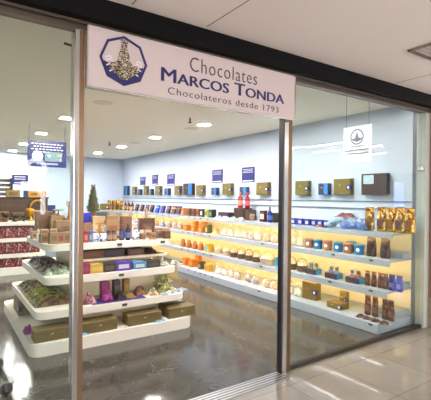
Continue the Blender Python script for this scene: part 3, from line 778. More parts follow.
# ---- upper middle shelf
X = 4.52
for i, (px, c, nm) in enumerate(((137, (176, 96, 50), 'orange'), (143.5, (150, 50, 46), 'red'), (150, (120, 60, 44), 'brown'), (156, (168, 74, 60), 'brick red'), (163, (40, 110, 200), 'bright blue'), (169.5, (140, 60, 130), 'magenta'), (175.5, (176, 70, 60), 'coral red'), (180.5, (150, 84, 50), 'caramel'))):
    spawn(k_treatbag(.20, .24, mat(c, .4), 10), 'treat_bag', f'{nm} sweets in a clear tied bag on the upper middle shelf', 'sweet bag', (X, on_x(px, X), Z1), R90, 'coloured treat bags on the upper middle shelf')
orange = k_carton(.13, .12, .12, (206, 122, 44), (232, 168, 84)); orange_tall = k_carton(.11, .10, .20, (206, 124, 46), (226, 150, 70))
for i, (px, xx, sp, nm) in enumerate(((187.5, 4.5, orange, 'orange carton on the upper middle shelf beside the treat bags'), (195, 4.5, orange, 'orange carton in the middle of three on the upper middle shelf'), (202.5, 4.5, orange, 'orange carton next to a striped carton on the upper middle shelf'),
                                  (196, 4.7, orange_tall, 'taller orange carton behind the front three, toward the far wall'), (205, 4.7, orange_tall, 'taller orange carton behind the striped carton'))):
    spawn(sp, 'sweet_carton', nm, 'box', (xx, on_x(px, xx), Z1), R90, 'orange cartons on the upper middle shelf')
spawn(k_carton(.07, .12, .17, (96, 100, 60), (220, 210, 150)), 'sweet_carton', 'green striped carton beside orange ones on the upper middle shelf', 'box', (4.5, on_x(209, 4.5), Z1), R90)
spawn(k_flatbag(.22, .13, .13, mat((206, 168, 110), .5), None, 71), 'sweet_bag', 'plump kraft coloured pack beside white sweet bags', 'sweet bag', (4.5, on_x(216.5, 4.5), Z1), R90)
cols = [(236, 226, 206), (236, 226, 206), (232, 206, 190), (232, 210, 196), (176, 150, 140), (236, 226, 206), (228, 160, 70), (226, 160, 80)]
nms = ['cream', 'white', 'pale pink', 'blush', 'grey brown', 'ivory', 'orange', 'amber']
for i, px in enumerate((224.5, 231, 238, 245, 251.5, 258.5, 267.5, 276)):
    spawn(k_treatbag(.19, .22, mat(cols[i], .4), 10), 'treat_bag', f'clear tied bag of {nms[i]} sweets on the upper middle shelf', 'sweet bag', (X, on_x(px, X), Z1), R90, 'pale treat bags on the upper middle shelf')
wb = k_treatbag(.155, .22, mat((236, 222, 180), .4), 10)
for px, l in ((294, 'beside the post'), (301, 'beside the copper tub')):
    spawn(wb, 'treat_bag', f'clear bag of pale yellow sweets behind the glass {l}', 'sweet bag', (X, on_x(px, X), Z1), R90)
cc, cb = k_cup(.068, .135, COPPER, mat((206, 140, 110), .45)), k_cup(.068, .135, SKY, mat((80, 170, 220), .45))
for i, (px, xx, k_) in enumerate(((310, X, 0), (318.5, X, 1), (328, X, 0), (339, X, 1), (348.5, X, 0), (351.5, 4.72, 1), (360, X, 1))):
    lab = f'{"copper" if k_ == 0 else "blue"} paper tub with white crest, {ORD[i]} tub from the steel post'
    if i == 5: lab = 'blue paper tub standing behind the front row of tubs'
    if i == 6: lab = 'blue paper tub beside the dark brown pouches'
    spawn(cb if k_ else cc, 'paper_tub', lab, 'tub', (xx, on_x(px, xx), Z1), R90 + .3, 'paper tubs on the upper middle shelf')
dp = k_pouch(.125, .065, .26, DARK_FOIL, None, True)
spawn(dp, 'brown_pouch', 'dark brown foil pouch next to the paper tubs', 'foil bag', (X, on_x(372, X), Z1), R90, 'dark pouches on the upper middle shelf')
spawn(dp, 'brown_pouch', 'dark brown foil pouch standing alone at the glass end of the tub shelf', 'foil bag', (X, on_x(386, X), Z1), R90, 'dark pouches on the upper middle shelf')

# ---- lower middle shelf
X = 4.46
br = k_pouch(.13, .08, .17, mat((170, 92, 40), .35, .1), mat((200, 130, 60)), False)
row([(183.5, br), (189.5, br), (195.5, br), (201.5, br)], X, Z2, 'caramel_pouch', 'sweet bag', 'caramel pouches on the lower middle shelf', 'caramel brown pouch on the lower middle shelf, {} from the far wall')
spawn(k_carton(.16, .12, .17, (206, 170, 60), (110, 180, 200)), 'sweet_carton', 'yellow carton with blue label on the lower middle shelf', 'box', (X, on_x(209.5, X), Z2), R90)
WK = mat((206, 190, 160), .7, var=.25, scale=60, bump=.5); WKD = mat((96, 70, 50), .7, var=.25, scale=60, bump=.5)
for i, px in enumerate((219, 226.5, 234.5, 242, 249.5, 257)):
    spawn(k_basket(.078, .20, mat((236, 228, 212) if i % 2 else (214, 198, 186), .4), WKD if i > 1 else WK), 'sweet_basket', f'small basket of wrapped sweets on the lower middle shelf, {ORD[i]} from the yellow carton', 'basket', (X, on_x(px, X), Z2), R90 + .4, 'sweet baskets on the lower middle shelf')
spawn(k_basket(.155, .22, mat((232, 218, 180), .4), WK), 'sweet_basket', 'wide wicker basket with blue card on the lower middle shelf', 'basket', (X, on_x(269, X), Z2), R90)
spawn(k_carton(.05, .08, .14, (60, 160, 206)), 'gift_card_box', 'small blue card box beside the wide wicker basket', 'box', (X, on_x(278.5, X), Z2), R90)
for px, l in ((292, 'beside the steel post'), (303, 'beside the first chocolate tray')):
    spawn(k_basket(.085, .20, mat((236, 226, 196), .4), WKD), 'sweet_basket', f'dark handled basket of pale sweets {l}', 'basket', (X, on_x(px, X), Z2), R90 + .3)
for px, c, nm in ((314, (120, 170, 70), 'green'), (334.5, (60, 110, 200), 'blue'), (356, (206, 70, 56), 'red')):
    spawn(k_trayset(mat(c, .4)), 'chocolate_tray', f'wrapped tray of chocolate blocks with {nm} ribbons', 'gift tray', (X, on_x(px, X), Z2), R90)
bb = k_pouch(.072, .045, .185, BROWN_FOIL, mat((120, 70, 56)), True)
row([(368.5, bb), (375, bb), (381.5, bb), (386.5, bb)], X, Z2, 'brown_pouch', 'foil bag', 'brown pouches on the lower middle shelf', 'small brown foil pouch on the lower middle shelf, {} from the red ribbon tray')
bl = k_pouch(.082, .05, .19, BLUE_FOIL, mat((130, 120, 190)), True)
spawn(bl, 'blue_pouch', 'violet blue pouch beside the small brown pouches', 'foil bag', (X, on_x(393, X), Z2), R90, 'blue pouches')
spawn(bl, 'blue_pouch', 'violet blue pouch at the glass end of the lower middle shelf', 'foil bag', (X, on_x(400.5, X), Z2), R90, 'blue pouches')

# ---- base
X = 4.36
ob = k_carton(.15, .13, .15, (206, 110, 30), (226, 150, 60))
for px, l in ((187, 'at the far end of the base'), (193.5, 'second from the far end of the base')):
    spawn(ob, 'sweet_carton', f'orange carton {l}', 'box', (X, on_x(px, X), ZB), R90, 'orange cartons on the base')
spawn(k_carton(.13, .10, .20, (216, 120, 36), (236, 160, 70)), 'sweet_carton', 'taller orange carton at the back of the base', 'box', (4.58, on_x(199, 4.58), ZB), R90)
spawn(k_carton(.10, .12, .15, (70, 66, 50), (196, 160, 70)), 'sweet_carton', 'dark striped carton on the base between orange and yellow ones', 'box', (X, on_x(202.5, X), ZB), R90)
spawn(k_carton(.15, .12, .14, (216, 170, 60), (196, 120, 50)), 'sweet_carton', 'yellow carton on the base beside pale treat bags', 'box', (X, on_x(209.5, X), ZB), R90)
base_bags = [(219, (236, 226, 206), 'white'), (225, (238, 230, 214), 'cream'), (231.5, (222, 190, 160), 'beige'), (238, (216, 180, 150), 'tan'), (249, (112, 84, 104), 'dark violet'), (256, (120, 94, 110), 'mauve'), (267, (236, 150, 50), 'orange'), (275.5, (230, 150, 60), 'apricot'), (290.5, (232, 222, 180), 'pale yellow'), (299.3, (236, 228, 190), 'ivory')]
for px, c, nm in base_bags:
    spawn(k_treatbag(.17, .19, mat(c, .4), 10), 'treat_bag', f'clear tied bag of {nm} sweets on the base', 'sweet bag', (X, on_x(px, X), ZB), R90, 'treat bags on the base')
fl = [k_flatbag(.18, .10, .03, speckle((232, 220, 196), (212, 170, 120), None, 30., .35), None, 80 + i) for i in range(4)]
for i, (px, l) in enumerate(((229, 'before the beige treat bags'), (246, 'before the dark violet treat bag'), (262, 'before the orange treat bag'), (273, 'before the apricot treat bag'))):
    spawn(fl[i], 'sweet_bag', f'flat cream sweet bag lying {l}', 'sweet bag', (4.23, on_x(px, 4.23), ZB), R90, 'flat cream bags')
G_BOX = mat((136, 108, 40), .35, .2, .12)
spawn(k_giftbox(.24, .12, .25, G_BOX, 'right'), 'chocolate_box', 'large upright olive gold box on the base near the glass', 'box', (4.40, on_x(312.5, 4.4), ZB), R90 + .1)
spawn(k_giftbox(.23, .17, .08, G_BOX, 'right'), 'chocolate_box', 'flat olive gold box lying on the base', 'box', (4.34, on_x(339, 4.34), ZB), R90)
spawn(k_giftbox(.10, .08, .19, G_BOX, 'right'), 'chocolate_box', 'narrow upright olive gold box behind the lying one', 'box', (4.50, on_x(345.5, 4.5), ZB), R90)
bg = k_pouch(.078, .05, .245, BROWN_FOIL, mat((130, 76, 60)), True)
row([(369, bg), (376.5, bg), (386.5, bg), (392.5, bg)], 4.40, ZB, 'brown_pouch', 'foil bag', 'brown pouches on the base', 'tall brown foil pouch on the base, {} from the lying olive box')
for i, (px, l) in enumerate(((362, 'beside the lying olive box'), (369, 'before the first tall pouch'), (377, 'before the second tall pouch'), (386, 'at the glass end'))):
    spawn(k_flatbag(.10, .085, .035, BROWN_FOIL, mat((170, 170, 170)), 90 + i), 'brown_bar_pack', f'brown foil pack lying on the base {l}', 'chocolate bar', (4.23, on_x(px, 4.23), ZB), R90 + .2, 'brown packs lying on the base')

# ================================================================== CENTRAL ISLAND
def rounded(x0, x1, y0, y1, r, n=6):
    P = []
    for cx, cy, a0 in ((x1 - r, y0 + r, -PI / 2), (x1 - r, y1 - r, 0), (x0 + r, y1 - r, PI / 2), (x0 + r, y0 + r, PI)):
        for k in range(n + 1):
            a = a0 + PI / 2 * k / n; P.append((cx + r * math.cos(a), cy + r * math.sin(a)))
    return P
isl = thing('display_island', 'white stepped sales island with four tiers near the entrance', 'display stand', (0, 0, 0))
TI = [(.72, 2.53, 4.13, 6.15, 0, .125), (.80, 2.51, 4.28, 6.05, .31, .385), (.91, 2.48, 4.44, 5.98, .615, .69), (.95, 2.50, 4.60, 5.88, .95, 1.02)]
for i, (x0, x1, ya, yb, z0, z1) in enumerate(TI):
    link('base' if i == 0 else 'shelf', MB().prism(rounded(x0, x1, ya, yb, .12), z0, z1).mesh(M_SHELF), isl)
for i, (z0, z1, m) in enumerate(((.1255, .3095, .36), (.3855, .6145, .36), (.6905, .9495, .30))):
    yq = (4.62, 4.74, 4.84)[i]
    link('core_panel', MB().box((1.80, (yq + 5.7) / 2, (z0 + z1) / 2), (2.30 - 1.30, 5.7 - yq, z1 - z0)).mesh(M_PANEL), isl)
link('riser_shelf', MB().box((1.88, 4.74, .815), (1.16, .16, .03)).mesh(M_PANEL), isl)
link('riser_support', MB().box((1.33, 4.76, .745), (.02, .10, .11)).box((2.40, 4.76, .745), (.02, .10, .11)).mesh(M_PANEL), isl)
for px, py, ti in ((120, 246, 3), (163, 241.8, 3), (122, 275.5, 2), (125.5, 304.5, 1)):
    y = TI[ti][2]; x = on_y(px, y)
    link('price_tag', MB().box((x, y - .004, (TI[ti][4] + TI[ti][5]) / 2), (.06, .008, .03), .002).mesh(M_TAG), isl)

def IS(px, py, z): return on_z(px, py, z)
def put(sp, name, label, cat, px, py, z, rotz=0., group=None, dy=0.):
    p = IS(px, py, z); spawn(sp, name, label, cat, (p.x, p.y + dy, z), rotz, group)
def front_put(sp, name, label, cat, px, y, z, rotz=0., group=None):
    spawn(sp, name, label, cat, (on_y(px, y), y, z), rotz, group)
# base: olive boxes
zB = .125
def obox(w, d=.18, h=.115): return k_giftbox(w, d, h, mat((104, 86, 40), .45), 'none')
for px, y, w, l in ((51.5, 4.27, .33, 'olive lidded box on the island base, corner with a purple bag beside it'), (99, 4.27, .37, 'olive lidded box on the island base just past the steel post'), (143, 4.27, .40, 'olive lidded box on the island base between two other boxes'), (179.5, 4.28, .36, 'olive lidded box on the island base at the end toward the shelf wall')):
    front_put(obox(w), 'chocolate_box', l, 'box', px, y, zB, 0, 'olive boxes on the island base')
front_put(k_giftbox(.28, .18, .12, mat((104, 86, 40), .45), 'right'), 'chocolate_box', 'olive box half hidden behind the end box on the island base', 'box', 172.5, 4.50, zB, 0)
spawn(k_giftbox(.40, .16, .17, mat((104, 86, 40), .45), 'right'), 'chocolate_box', 'olive box on the side of the island base with purple label', 'box', (.86, 5.45, zB), R90)
spawn(k_flatbag(.13, .09, .07, mat((130, 40, 120), .35), None, 101), 'sweet_bag', 'small purple sweet bag on the corner of the island base', 'sweet bag', (on_z(28, 332, .13).x, on_z(28, 332, .13).y, zB), R90)
for px, l in ((83.5, 'beside the steel post'), (160, 'between the end boxes')):
    front_put(k_flatbag(.10, .07, .02, mat((110, 160, 200), .4), None, int(px)), 'leaflet_pack', f'flat pale blue packet on the island base {l}', 'packet', px, 4.20 - .01, zB)
# tier 2: green bags on the side
z2 = .385
gcol = [((116, 112, 50), (176, 164, 90)), ((100, 80, 120), (160, 160, 100)), ((150, 100, 64), (176, 170, 100)), ((156, 156, 66), (190, 190, 110)), ((150, 152, 62), (184, 184, 104)), ((140, 144, 60), (176, 176, 90)), ((110, 76, 52), (150, 116, 80))]
gn = ['dark olive', 'violet striped', 'reddish olive', 'bright olive', 'leaf green', 'moss green', 'brown']
for i in range(7):
    a, c = gcol[i]
    y = 5.72 - i * .19
    spawn(k_flatbag(.40, .155, .07, speckle(a, c, (60, 58, 36), 42., .35, 0, .45), None, 110 + i), 'nougat_bag', f'{gn[i]} lumpy sweet bag on the island second tier side', 'sweet bag', (1.04, y, z2), random.uniform(-.1, .1), 'sweet bags on the second tier side')
spawn(k_flatbag(.14, .10, .02, mat((130, 180, 215), .4), None, 140), 'leaflet_pack', 'flat pale blue packet on the second tier beside the steel post', 'packet', (1.26, 4.40, z2), 0)
def tp(sp, name, lab, cat, px, y, z, rotz=0., group=None): front_put(sp, name, lab, cat, px, y, z, rotz, group)
tp(k_flatbag(.17, .14, .10, speckle((150, 90, 100), (196, 150, 150), (96, 50, 60), 40., .35), None, 150), 'sweet_bag', 'pink and red sweet bag on the second tier past the steel post', 'sweet bag', 88.5, 4.42, z2)
mt = MB().box((0, 0, .004), (.62, .20, .008), .002)
p = (on_y(118, 4.40), 4.40, z2 + .0006)
tag(link('display_mat', mt.mesh(mat((54, 36, 120), .5)), None, p), 'purple mat under tall boxes on the second tier', 'mat')
zm = z2 + .0085
tp(k_carton(.095, .07, .20, (116, 28, 84), (140, 50, 104)), 'tall_carton', 'tall magenta carton on the purple mat', 'box', 105.5, 4.46, zm)
tp(k_carton(.08, .07, .20, (30, 20, 26), (90, 70, 60)), 'tall_carton', 'tall black carton on the purple mat', 'box', 117, 4.46, zm)
tp(k_carton(.07, .07, .19, (150, 112, 40), (176, 140, 60)), 'tall_carton', 'tall golden carton behind the purple mat', 'box', 126.5, 4.56, z2)
tp(k_treatbag(.15, .13, mat((130, 30, 110), .35), 10, clear((.8, .5, .8, 1), .25, .1, 'magenta film', .8, (.5, .1, .4, 1))), 'sweet_bundle', 'magenta sweet bag before the tall magenta carton', 'sweet bag', 108, 4.36, zm)
tp(k_flatbag(.12, .10, .08, mat((30, 22, 28), .3), None, 152), 'sweet_bag', 'black shiny sweet bag before the tall black carton', 'sweet bag', 122, 4.37, zm)
tp(k_flatbag(.12, .10, .05, mat((150, 124, 60), .35, .3), None, 153), 'sweet_bag', 'golden flat sweet bag at the end of the purple mat', 'sweet bag', 130, 4.39, zm)
tp(k_flatbag(.15, .12, .09, speckle((110, 70, 50), (150, 130, 70), (160, 80, 70), 40., .35), None, 154), 'sweet_bag', 'brown and red sweet bag on the second tier between mat and green bags', 'sweet bag', 140.5, 4.50, z2, .2)
tp(k_flatbag(.13, .11, .07, speckle((90, 130, 70), (200, 140, 120), (220, 200, 180), 40., .35), None, 155), 'sweet_bag', 'green and pink sweet bag on the second tier', 'sweet bag', 153, 4.40, z2, -.2)
for i, (px, y, z, l) in enumerate(((161, 4.63, z2, 'lower one at the back'), (167, 4.455, z2, 'lower one at the front'), (164, 4.545, z2 + .10, 'topmost of the pile'))):
    tp(k_flatbag(.22, .14, .085, speckle((150, 150, 90), (196, 190, 130), (96, 100, 50), 42., .35), None, 160 + i), 'nougat_bag', f'pale green sweet bag heaped at the second tier end, {l}', 'sweet bag', px, y, z, .15, 'pale green bags at the second tier end')
for i, (px, y, l) in enumerate(((169, 4.345, 'before the green heap'), (181, 4.40, 'at the rounded corner'))):
    tp(k_flatbag(.18, .09, .03, speckle((150, 170, 190), (196, 190, 170), (90, 110, 150), 40., .3), None, 170 + i), 'sweet_bag', f'flat silvery blue bag on the second tier {l}', 'sweet bag', px, y, z2, .3)
# tier 3
z3 = .69
dn = ['dark navy', 'dark brown', 'blackish brown', 'chestnut', 'pale green']
dc = [((50, 44, 60), (90, 84, 90)), ((74, 56, 44), (120, 100, 84)), ((56, 42, 40), (100, 84, 76)), ((84, 56, 44), (130, 96, 80)), ((120, 140, 110), (180, 190, 160))]
for i in range(5):
    a, c = dc[i]
    spawn(k_flatbag(.32, .20, .075, speckle(a, c, (40, 32, 30), 42., .3, 0, .5), None, 180 + i), 'nougat_bag', f'{dn[i]} lumpy sweet bag on the third tier side', 'sweet bag', (1.11, 5.66 - i * .235, z3), random.uniform(-.12, .12), 'sweet bags on the third tier side')
spawn(k_flatbag(.12, .09, .02, mat((130, 170, 200), .4), None, 190), 'leaflet_pack', 'flat pale blue packet on the third tier beside the steel post', 'packet', (1.28, 4.54, z3), 0)
for (px, w, h, c, c2, nm) in ((85, .10, .12, (130, 24, 70), (150, 50, 90), 'magenta'), (96, .17, .10, (196, 160, 60), (214, 180, 90), 'golden yellow'), (108.5, .16, .10, (34, 24, 24), (90, 70, 60), 'black'), (122.5, .19, .105, (84, 50, 150), (206, 210, 226), 'purple and white'), (138.5, .17, .085, (70, 130, 180), (190, 200, 190), 'light blue')):
    tp(k_carton(w, .13, h, c, c2), 'nougat_carton', f'{nm} carton lying on the third tier front', 'box', px, 4.55, z3, 0, 'cartons on the third tier front')
tp(k_carton(.20, .14, .09, (40, 28, 24), (70, 52, 40)), 'nougat_carton', 'dark brown carton on the third tier beside silver bags', 'box', 151.5, 4.56, z3, 0, 'cartons on the third tier front')
for i, (px, y, l) in enumerate(((164.5, 4.55, 'next to the dark carton'), (175.5, 4.57, 'at the rounded corner'))):
    tp(k_flatbag(.16, .12, .05, speckle((150, 150, 140), (200, 200, 190), (96, 96, 90), 42., .3), None, 200 + i), 'sweet_bag', f'silver grey sweet bag on the third tier {l}', 'sweet bag', px, y, z3, .1)
zr = .8305
for (px, w, h, c, nm) in ((91, .28, .09, (96, 56, 28), 'brown wooden look'), (113, .26, .09, (40, 28, 24), 'black brown'), (134.5, .22, .08, (90, 54, 40), 'reddish brown')):
    tp(k_carton(w, .13, h, c, tuple(int(v * 1.25) for v in c)), 'nougat_carton', f'{nm} carton on the raised step under the top tier', 'box', px, 4.745, zr, 0, 'cartons on the raised step')
tp(k_flatbag(.22, .14, .07, mat((60, 36, 32), .3), None, 210), 'sweet_bag', 'dark sweet bag at the end of the raised step', 'sweet bag', 149, 4.745, zr)
# top tier
zt = 1.02
KR2 = mat((150, 116, 84), .7, var=.15); KR3 = mat((186, 156, 118), .7, var=.12)
def tt(sp, name, lab, cat, px, y, rotz=0., z=zt, group=None): front_put(sp, name, lab, cat, px, y, z, rotz, group)
tt(k_figure(.15, mat((226, 228, 232), .5), mat((206, 214, 226))), 'figurine', 'white figurine on the island corner', 'figurine', 38.5, 5.05)
left = [(35.5, 5.42, .10, .09, KR3, 'pale kraft carton at the island far side by the white figurine'), (44, 5.15, .12, .075, KR3, 'kraft carton lying behind the white figurine'), (44.5, 4.92, .10, .10, KR2, 'kraft carton beside the white figurine'), (50.5, 5.05, .12, .085, M_KRAFT, 'flat kraft carton behind the row of tan packs'),
        (44, 5.55, .20, .335, mat((140, 100, 80), .6), 'tall brown carton at the rear of the island'), (66, 5.05, .25, .245, KR2, 'large tan carton behind the three tan packs'), (57, 5.42, .17, .285, M_KRAFT, 'upright kraft carton at the rear, under the green stand'), (71.5, 5.3, .18, .255, mat((150, 110, 84), .6), 'brown kraft carton at the rear under the gold statuette')]
for px, y, w, h, m, l in left:
    tt(k_carton(w, .12, h, m, mat((120, 84, 62), .6)), 'kraft_carton', l, 'box', px, y, 0., zt, 'kraft cartons on the island top')
for px, w, l, c in ((53.5, .09, 'before the flat carton', (140, 100, 70)), (60.5, .07, 'in the middle of the tan row', (150, 70, 50)), (67, .09, 'beside the steel post', (140, 90, 60))):
    tt(k_carton(w, .08, .13, mat((158, 124, 90), .6), mat(c, .6)), 'tan_pack', f'tan pack with dark label {l}', 'box', px, 4.72, 0, zt, 'tan packs on the island front')
zq = zt + .2872
t = thing('green_stand', 'small green topped stand on a rear kraft carton', 'cake stand', (on_y(58.5, 5.42), 5.42, zq))
link('stem', MB().lathe([(.04, 0), (.012, .01), (.010, .06)], 12).mesh(M_GOLD, True), t)
link('top', MB().lathe([(.012, .058), (.075, .064), (.07, .075), (.03, .085)], 16).mesh(mat((80, 120, 70), .5)), t)
t = thing('gold_statuette', 'gold statuette standing on a rear kraft carton', 'figurine', (on_y(70, 5.3), 5.3, zt + .2572))
link('pedestal', MB().lathe([(.04, 0), (.038, .02), (.03, .03)], 12).mesh(M_GOLD), t)
link('figure', MB().lathe([(.025, .03), (.03, .07), (.02, .12), (.026, .15), (.010, .17)], 10).sphere((0, 0, .19), .022).tube([(.02, 0, .15), (.05, 0, .12), (.035, -.02, .09)], .008).tube([(-.02, 0, .15), (-.04, 0, .18), (-.03, 0, .22)], .008).mesh(M_GOLD, True), t)
tt(k_carton(.09, .07, .11, (40, 44, 120)), 'blue_packet', 'small navy packet on the rear brown carton', 'box', 51.5, 5.70, 0, zt + .3022)
# past the post
tt(k_carton(.16, .10, .30, M_KRAFT), 'kraft_carton', 'tall kraft carton at the rear carrying a navy packet', 'box', 51.5, 5.70)
tt(k_carton(.10, .05, .12, (34, 36, 170)), 'blue_packet', 'bright blue packet on the island behind the red and blue packs', 'box', 87.5, 5.2, 0, zt + .2016)
tt(k_carton(.14, .12, .20, KR2), 'kraft_carton', 'kraft carton under the bright blue packet', 'box', 86, 5.2)
tt(k_carton(.055, .07, .13, (160, 36, 36), (190, 120, 90)), 'small_pack', 'red pack at the island front past the steel post', 'box', 85.5, 4.70)
tt(k_carton(.05, .07, .13, (70, 96, 160), (150, 150, 160)), 'small_pack', 'blue grey pack at the island front beside painted jars', 'box', 90.3, 4.72)
wj = k_wrapjar(.045, .20); wj2 = k_wrapjar(.050, .25)
tt(wj, 'painted_jar', 'wrapped white and blue jar next to the blue grey pack', 'jar', 95.6, 4.74, 0, zt, 'painted jars')
tt(wj, 'painted_jar', 'wrapped white and blue jar next to brown jars', 'jar', 103.6, 4.69, .6, zt, 'painted jars')
tt(wj2, 'painted_jar', 'larger wrapped white and blue jar beside the dark bottle', 'jar', 136, 4.72, .3, zt, 'painted jars')
tt(k_carton(.19, .12, .28, KR3, mat((206, 150, 50), .3, .5)), 'kraft_carton', 'kraft carton with gold label under the little tree', 'box', 99, 5.15)
tt(k_carton(.17, .10, .24, M_KRAFT, mat((150, 90, 60))), 'kraft_carton', 'kraft carton with brown label behind the brown jars', 'box', 112, 4.98)
for px, l in ((109.3, 'beside the kraft stack'), (114.5, 'farther from the painted jars')):
    tt(k_jar(.032, .13, mat((120, 84, 60), .3), M_TAG, mat((170, 140, 110))), 'brown_jar', f'brown jar with tan label, {l}', 'jar', px, 4.70, 0, zt, 'brown jars')
tt(k_jar(.03, .19, mat((60, 46, 44), .3), mat((90, 60, 50)), mat((70, 80, 140))), 'dark_jar', 'tall dark jar with blue label', 'jar', 122, 4.72)
tt(k_bottle(.03, .21, mat((40, 40, 70), .25), M_TAG, mat((90, 110, 170))), 'dark_bottle', 'dark bottle with blue label beside the larger painted jar', 'bottle', 128.3, 4.70)
tt(k_carton(.13, .10, .28, mat((120, 84, 64), .6)), 'kraft_carton', 'brown carton behind the dark bottle', 'box', 126, 5.0)
rest = [(143, 4.70, .05, .075, KR2, 'tiny kraft box beside the larger painted jar'), (152.5, 4.70, .07, .08, M_KRAFT, 'small kraft box in the row toward the shelf wall'), (159, 4.72, .08, .10, mat((130, 110, 100), .6), 'grey brown box in the row toward the shelf wall'),
        (166.5, 4.66, .09, .095, mat((92, 56, 40), .6), 'dark brown box at the end of the front row'), (146.5, 5.0, .22, .25, mat((84, 52, 38), .6), 'wide dark brown carton behind the small kraft boxes'), (147.5, 4.82, .09, .11, mat((196, 170, 150), .6), 'pale carton before the wide dark carton'), (158, 4.95, .10, .12, mat((150, 120, 104), .6), 'taupe carton behind the grey brown box')]
for px, y, w, h, m, l in rest:
    tt(k_carton(w, .08, h, m, mat((110, 80, 60), .6)), 'kraft_carton', l, 'box', px, y)
tt(k_figure(.16, mat((176, 140, 116), .5), mat((110, 70, 56))), 'figurine', 'tan figurine standing on the wide dark carton', 'figurine', 146.5, 5.0, 0, zt + .2522)
tt(k_figure(.15, mat((170, 150, 136), .5), mat((90, 60, 50))), 'figurine', 'grey tan figurine on the brown carton behind the dark bottle', 'figurine', 131, 5.02, 0, zt + .2822)
def k_snack(c, c2): return k_pouch(.075, .04, .11, mat(c, .35, .2), mat(c2, .4), False)
more = [(73.5, 4.92, (196, 160, 110), (120, 50, 40), 'cream snack bag behind the steel post'), (81.5, 4.95, (150, 120, 90), (70, 40, 40), 'tan snack bag just past the steel post'), (118, 4.80, (206, 186, 160), (120, 80, 60), 'cream snack bag between brown jars and the dark jar'),
        (142.5, 4.84, (226, 216, 200), (150, 60, 50), 'white snack bag behind the tiny kraft box'), (160, 4.82, (176, 70, 60), (220, 190, 150), 'red snack bag behind the end of the front row'),
        (154, 4.83, (90, 46, 36), (200, 160, 120), 'dark snack bag behind the small kraft box')]
for px, y, c, c2, l in more: tt(k_snack(c, c2), 'snack_bag', l, 'sweet bag', px, y)
for px, y, z, w, h, m, l in ((44.5, 4.92, .1022, .085, .05, KR3, 'short kraft carton stacked beside the white figurine'), (60.5, 4.72, .1322, .065, .04, mat((96, 60, 44), .6), 'small dark carton stacked on the middle tan pack'), (53.5, 4.72, .1322, .08, .035, KR3, 'small pale carton stacked on the tan pack by the flat carton'),
                             (112, 4.98, .2422, .15, .05, KR2, 'flat carton stacked behind the brown jars'), (147.5, 4.82, .1122, .085, .04, mat((120, 80, 60), .6), 'small brown carton stacked on the pale one'), (166.5, 4.66, .0975, .08, .04, mat((196, 170, 140), .6), 'small pale carton stacked on the end box')):
    tt(k_carton(w, .07, h, m, mat((150, 110, 80), .6)), 'kraft_carton', l, 'box', px, y, 0, zt + z)
# little christmas tree on the kraft carton
tt(k_carton(.18, .16, .25, KR3, mat((120, 84, 60), .6)), 'kraft_carton', 'kraft carton at the rear carrying the little Christmas tree', 'box', 93, 5.42)
t = thing('christmas_tree', 'little green Christmas tree with red and gold ornaments', 'christmas tree', (on_y(93, 5.42), 5.42, zt + .2525)); t.scale = (.8, .8, .92)
link('pot', MB().lathe([(.045, 0), (.06, .09), (.05, .09)], 14).mesh(mat((140, 100, 70), .6)), t)
random.seed(11); b = MB(); b.lathe([(.09, .09), (.075, .2), (.05, .34), (.01, .46)], 12)
for k in range(260):
    z = .09 + .38 * random.random() ** 1.2; r = .088 * (1 - (z - .09) / .40) + .008; a = random.uniform(0, 2 * PI)
    c = Vector((r * math.cos(a), r * math.sin(a), z)); o_ = Vector((math.cos(a), math.sin(a), random.uniform(-.1, .7))).normalized()
    s1 = o_.cross(Vector((0, 0, 1))).normalized() * .007
    v = [b.bm.verts.new(c + s1), b.bm.verts.new(c - s1), b.bm.verts.new(c + o_ * .032), b.bm.verts.new(c + Vector((0, 0, .012)))]
    b.bm.faces.new((v[0], v[1], v[2])); b.bm.faces.new((v[0], v[2], v[3])); b.bm.faces.new((v[1], v[3], v[2]))
link('foliage', b.mesh(mat((58, 74, 36), .7, var=.35, scale=40)), t)
for k in range(12):
    z = .13 + .028 * k; a = k * 2.4; r = .088 * (1 - (z - .09) / .40) + .014
    link('ornament', MB().sphere((r * math.cos(a), r * math.sin(a), z), .014).mesh(mat((176, 30, 34), .25) if k % 3 else M_GOLD, True), t)

# ================================================================== REAR ISLAND WITH RED BOXES
ri = thing('rear_display', 'white tiered display with rows of red boxes toward the far wall', 'display stand', (0, 0, 0))
RX0, RX1, RY0, RY1 = -1.4, 1.85, 8.75, 10.3
for i, (z0, z1, ins) in enumerate(((0, .14, 0), (.335, .405, .03), (.645, .715, .05), (.965, 1.03, .06))):
    link('base' if i == 0 else 'shelf', MB().prism(rounded(RX0 + ins, RX1 - ins, RY0 + ins, RY1 - ins, .12), z0, z1).mesh(M_SHELF), ri)
link('core_panel', MB().box(((RX0 + RX1) / 2, 9.62, .55), (RX1 - RX0 - .5, .9, .829)).mesh(M_PANEL), ri)
rbx = k_carton(.20, .16, .185, speckle((112, 14, 28), (206, 170, 160), (90, 8, 20), 52., .4, 0, .80))
rbx_t = k_carton(.20, .16, .225, speckle((112, 14, 28), (206, 170, 160), (90, 8, 20), 52., .4, 0, .80))
for zi, (z, nm) in enumerate(((.1405, 'bottom'), (.4055, 'middle'), (.7155, 'upper'))):
    for k in range(8):
        x = RX1 - .25 - .212 * k
        spawn(rbx if zi < 1 else rbx_t, 'red_box', f'red patterned box in the {nm} row of the rear display, {ORD[k]} from the aisle end', 'box', (x, RY0 + .17, z), 0, f'red boxes in the {nm} row')
zr = 1.03
xc = on_y(24, 9.7)
t = thing('display_cabinet', 'dark brown wooden cabinet with gold arch on the rear display', 'cabinet', (xc, 9.75, zr))
link('box', MB().box((-.02, 0, .235), (.98, .34, .47), .006).mesh(wood((92, 58, 30))), t)
link('top', MB().box((-.02, 0, .485), (1.02, .38, .03), .004).mesh(wood((70, 42, 24))), t)
b = MB()
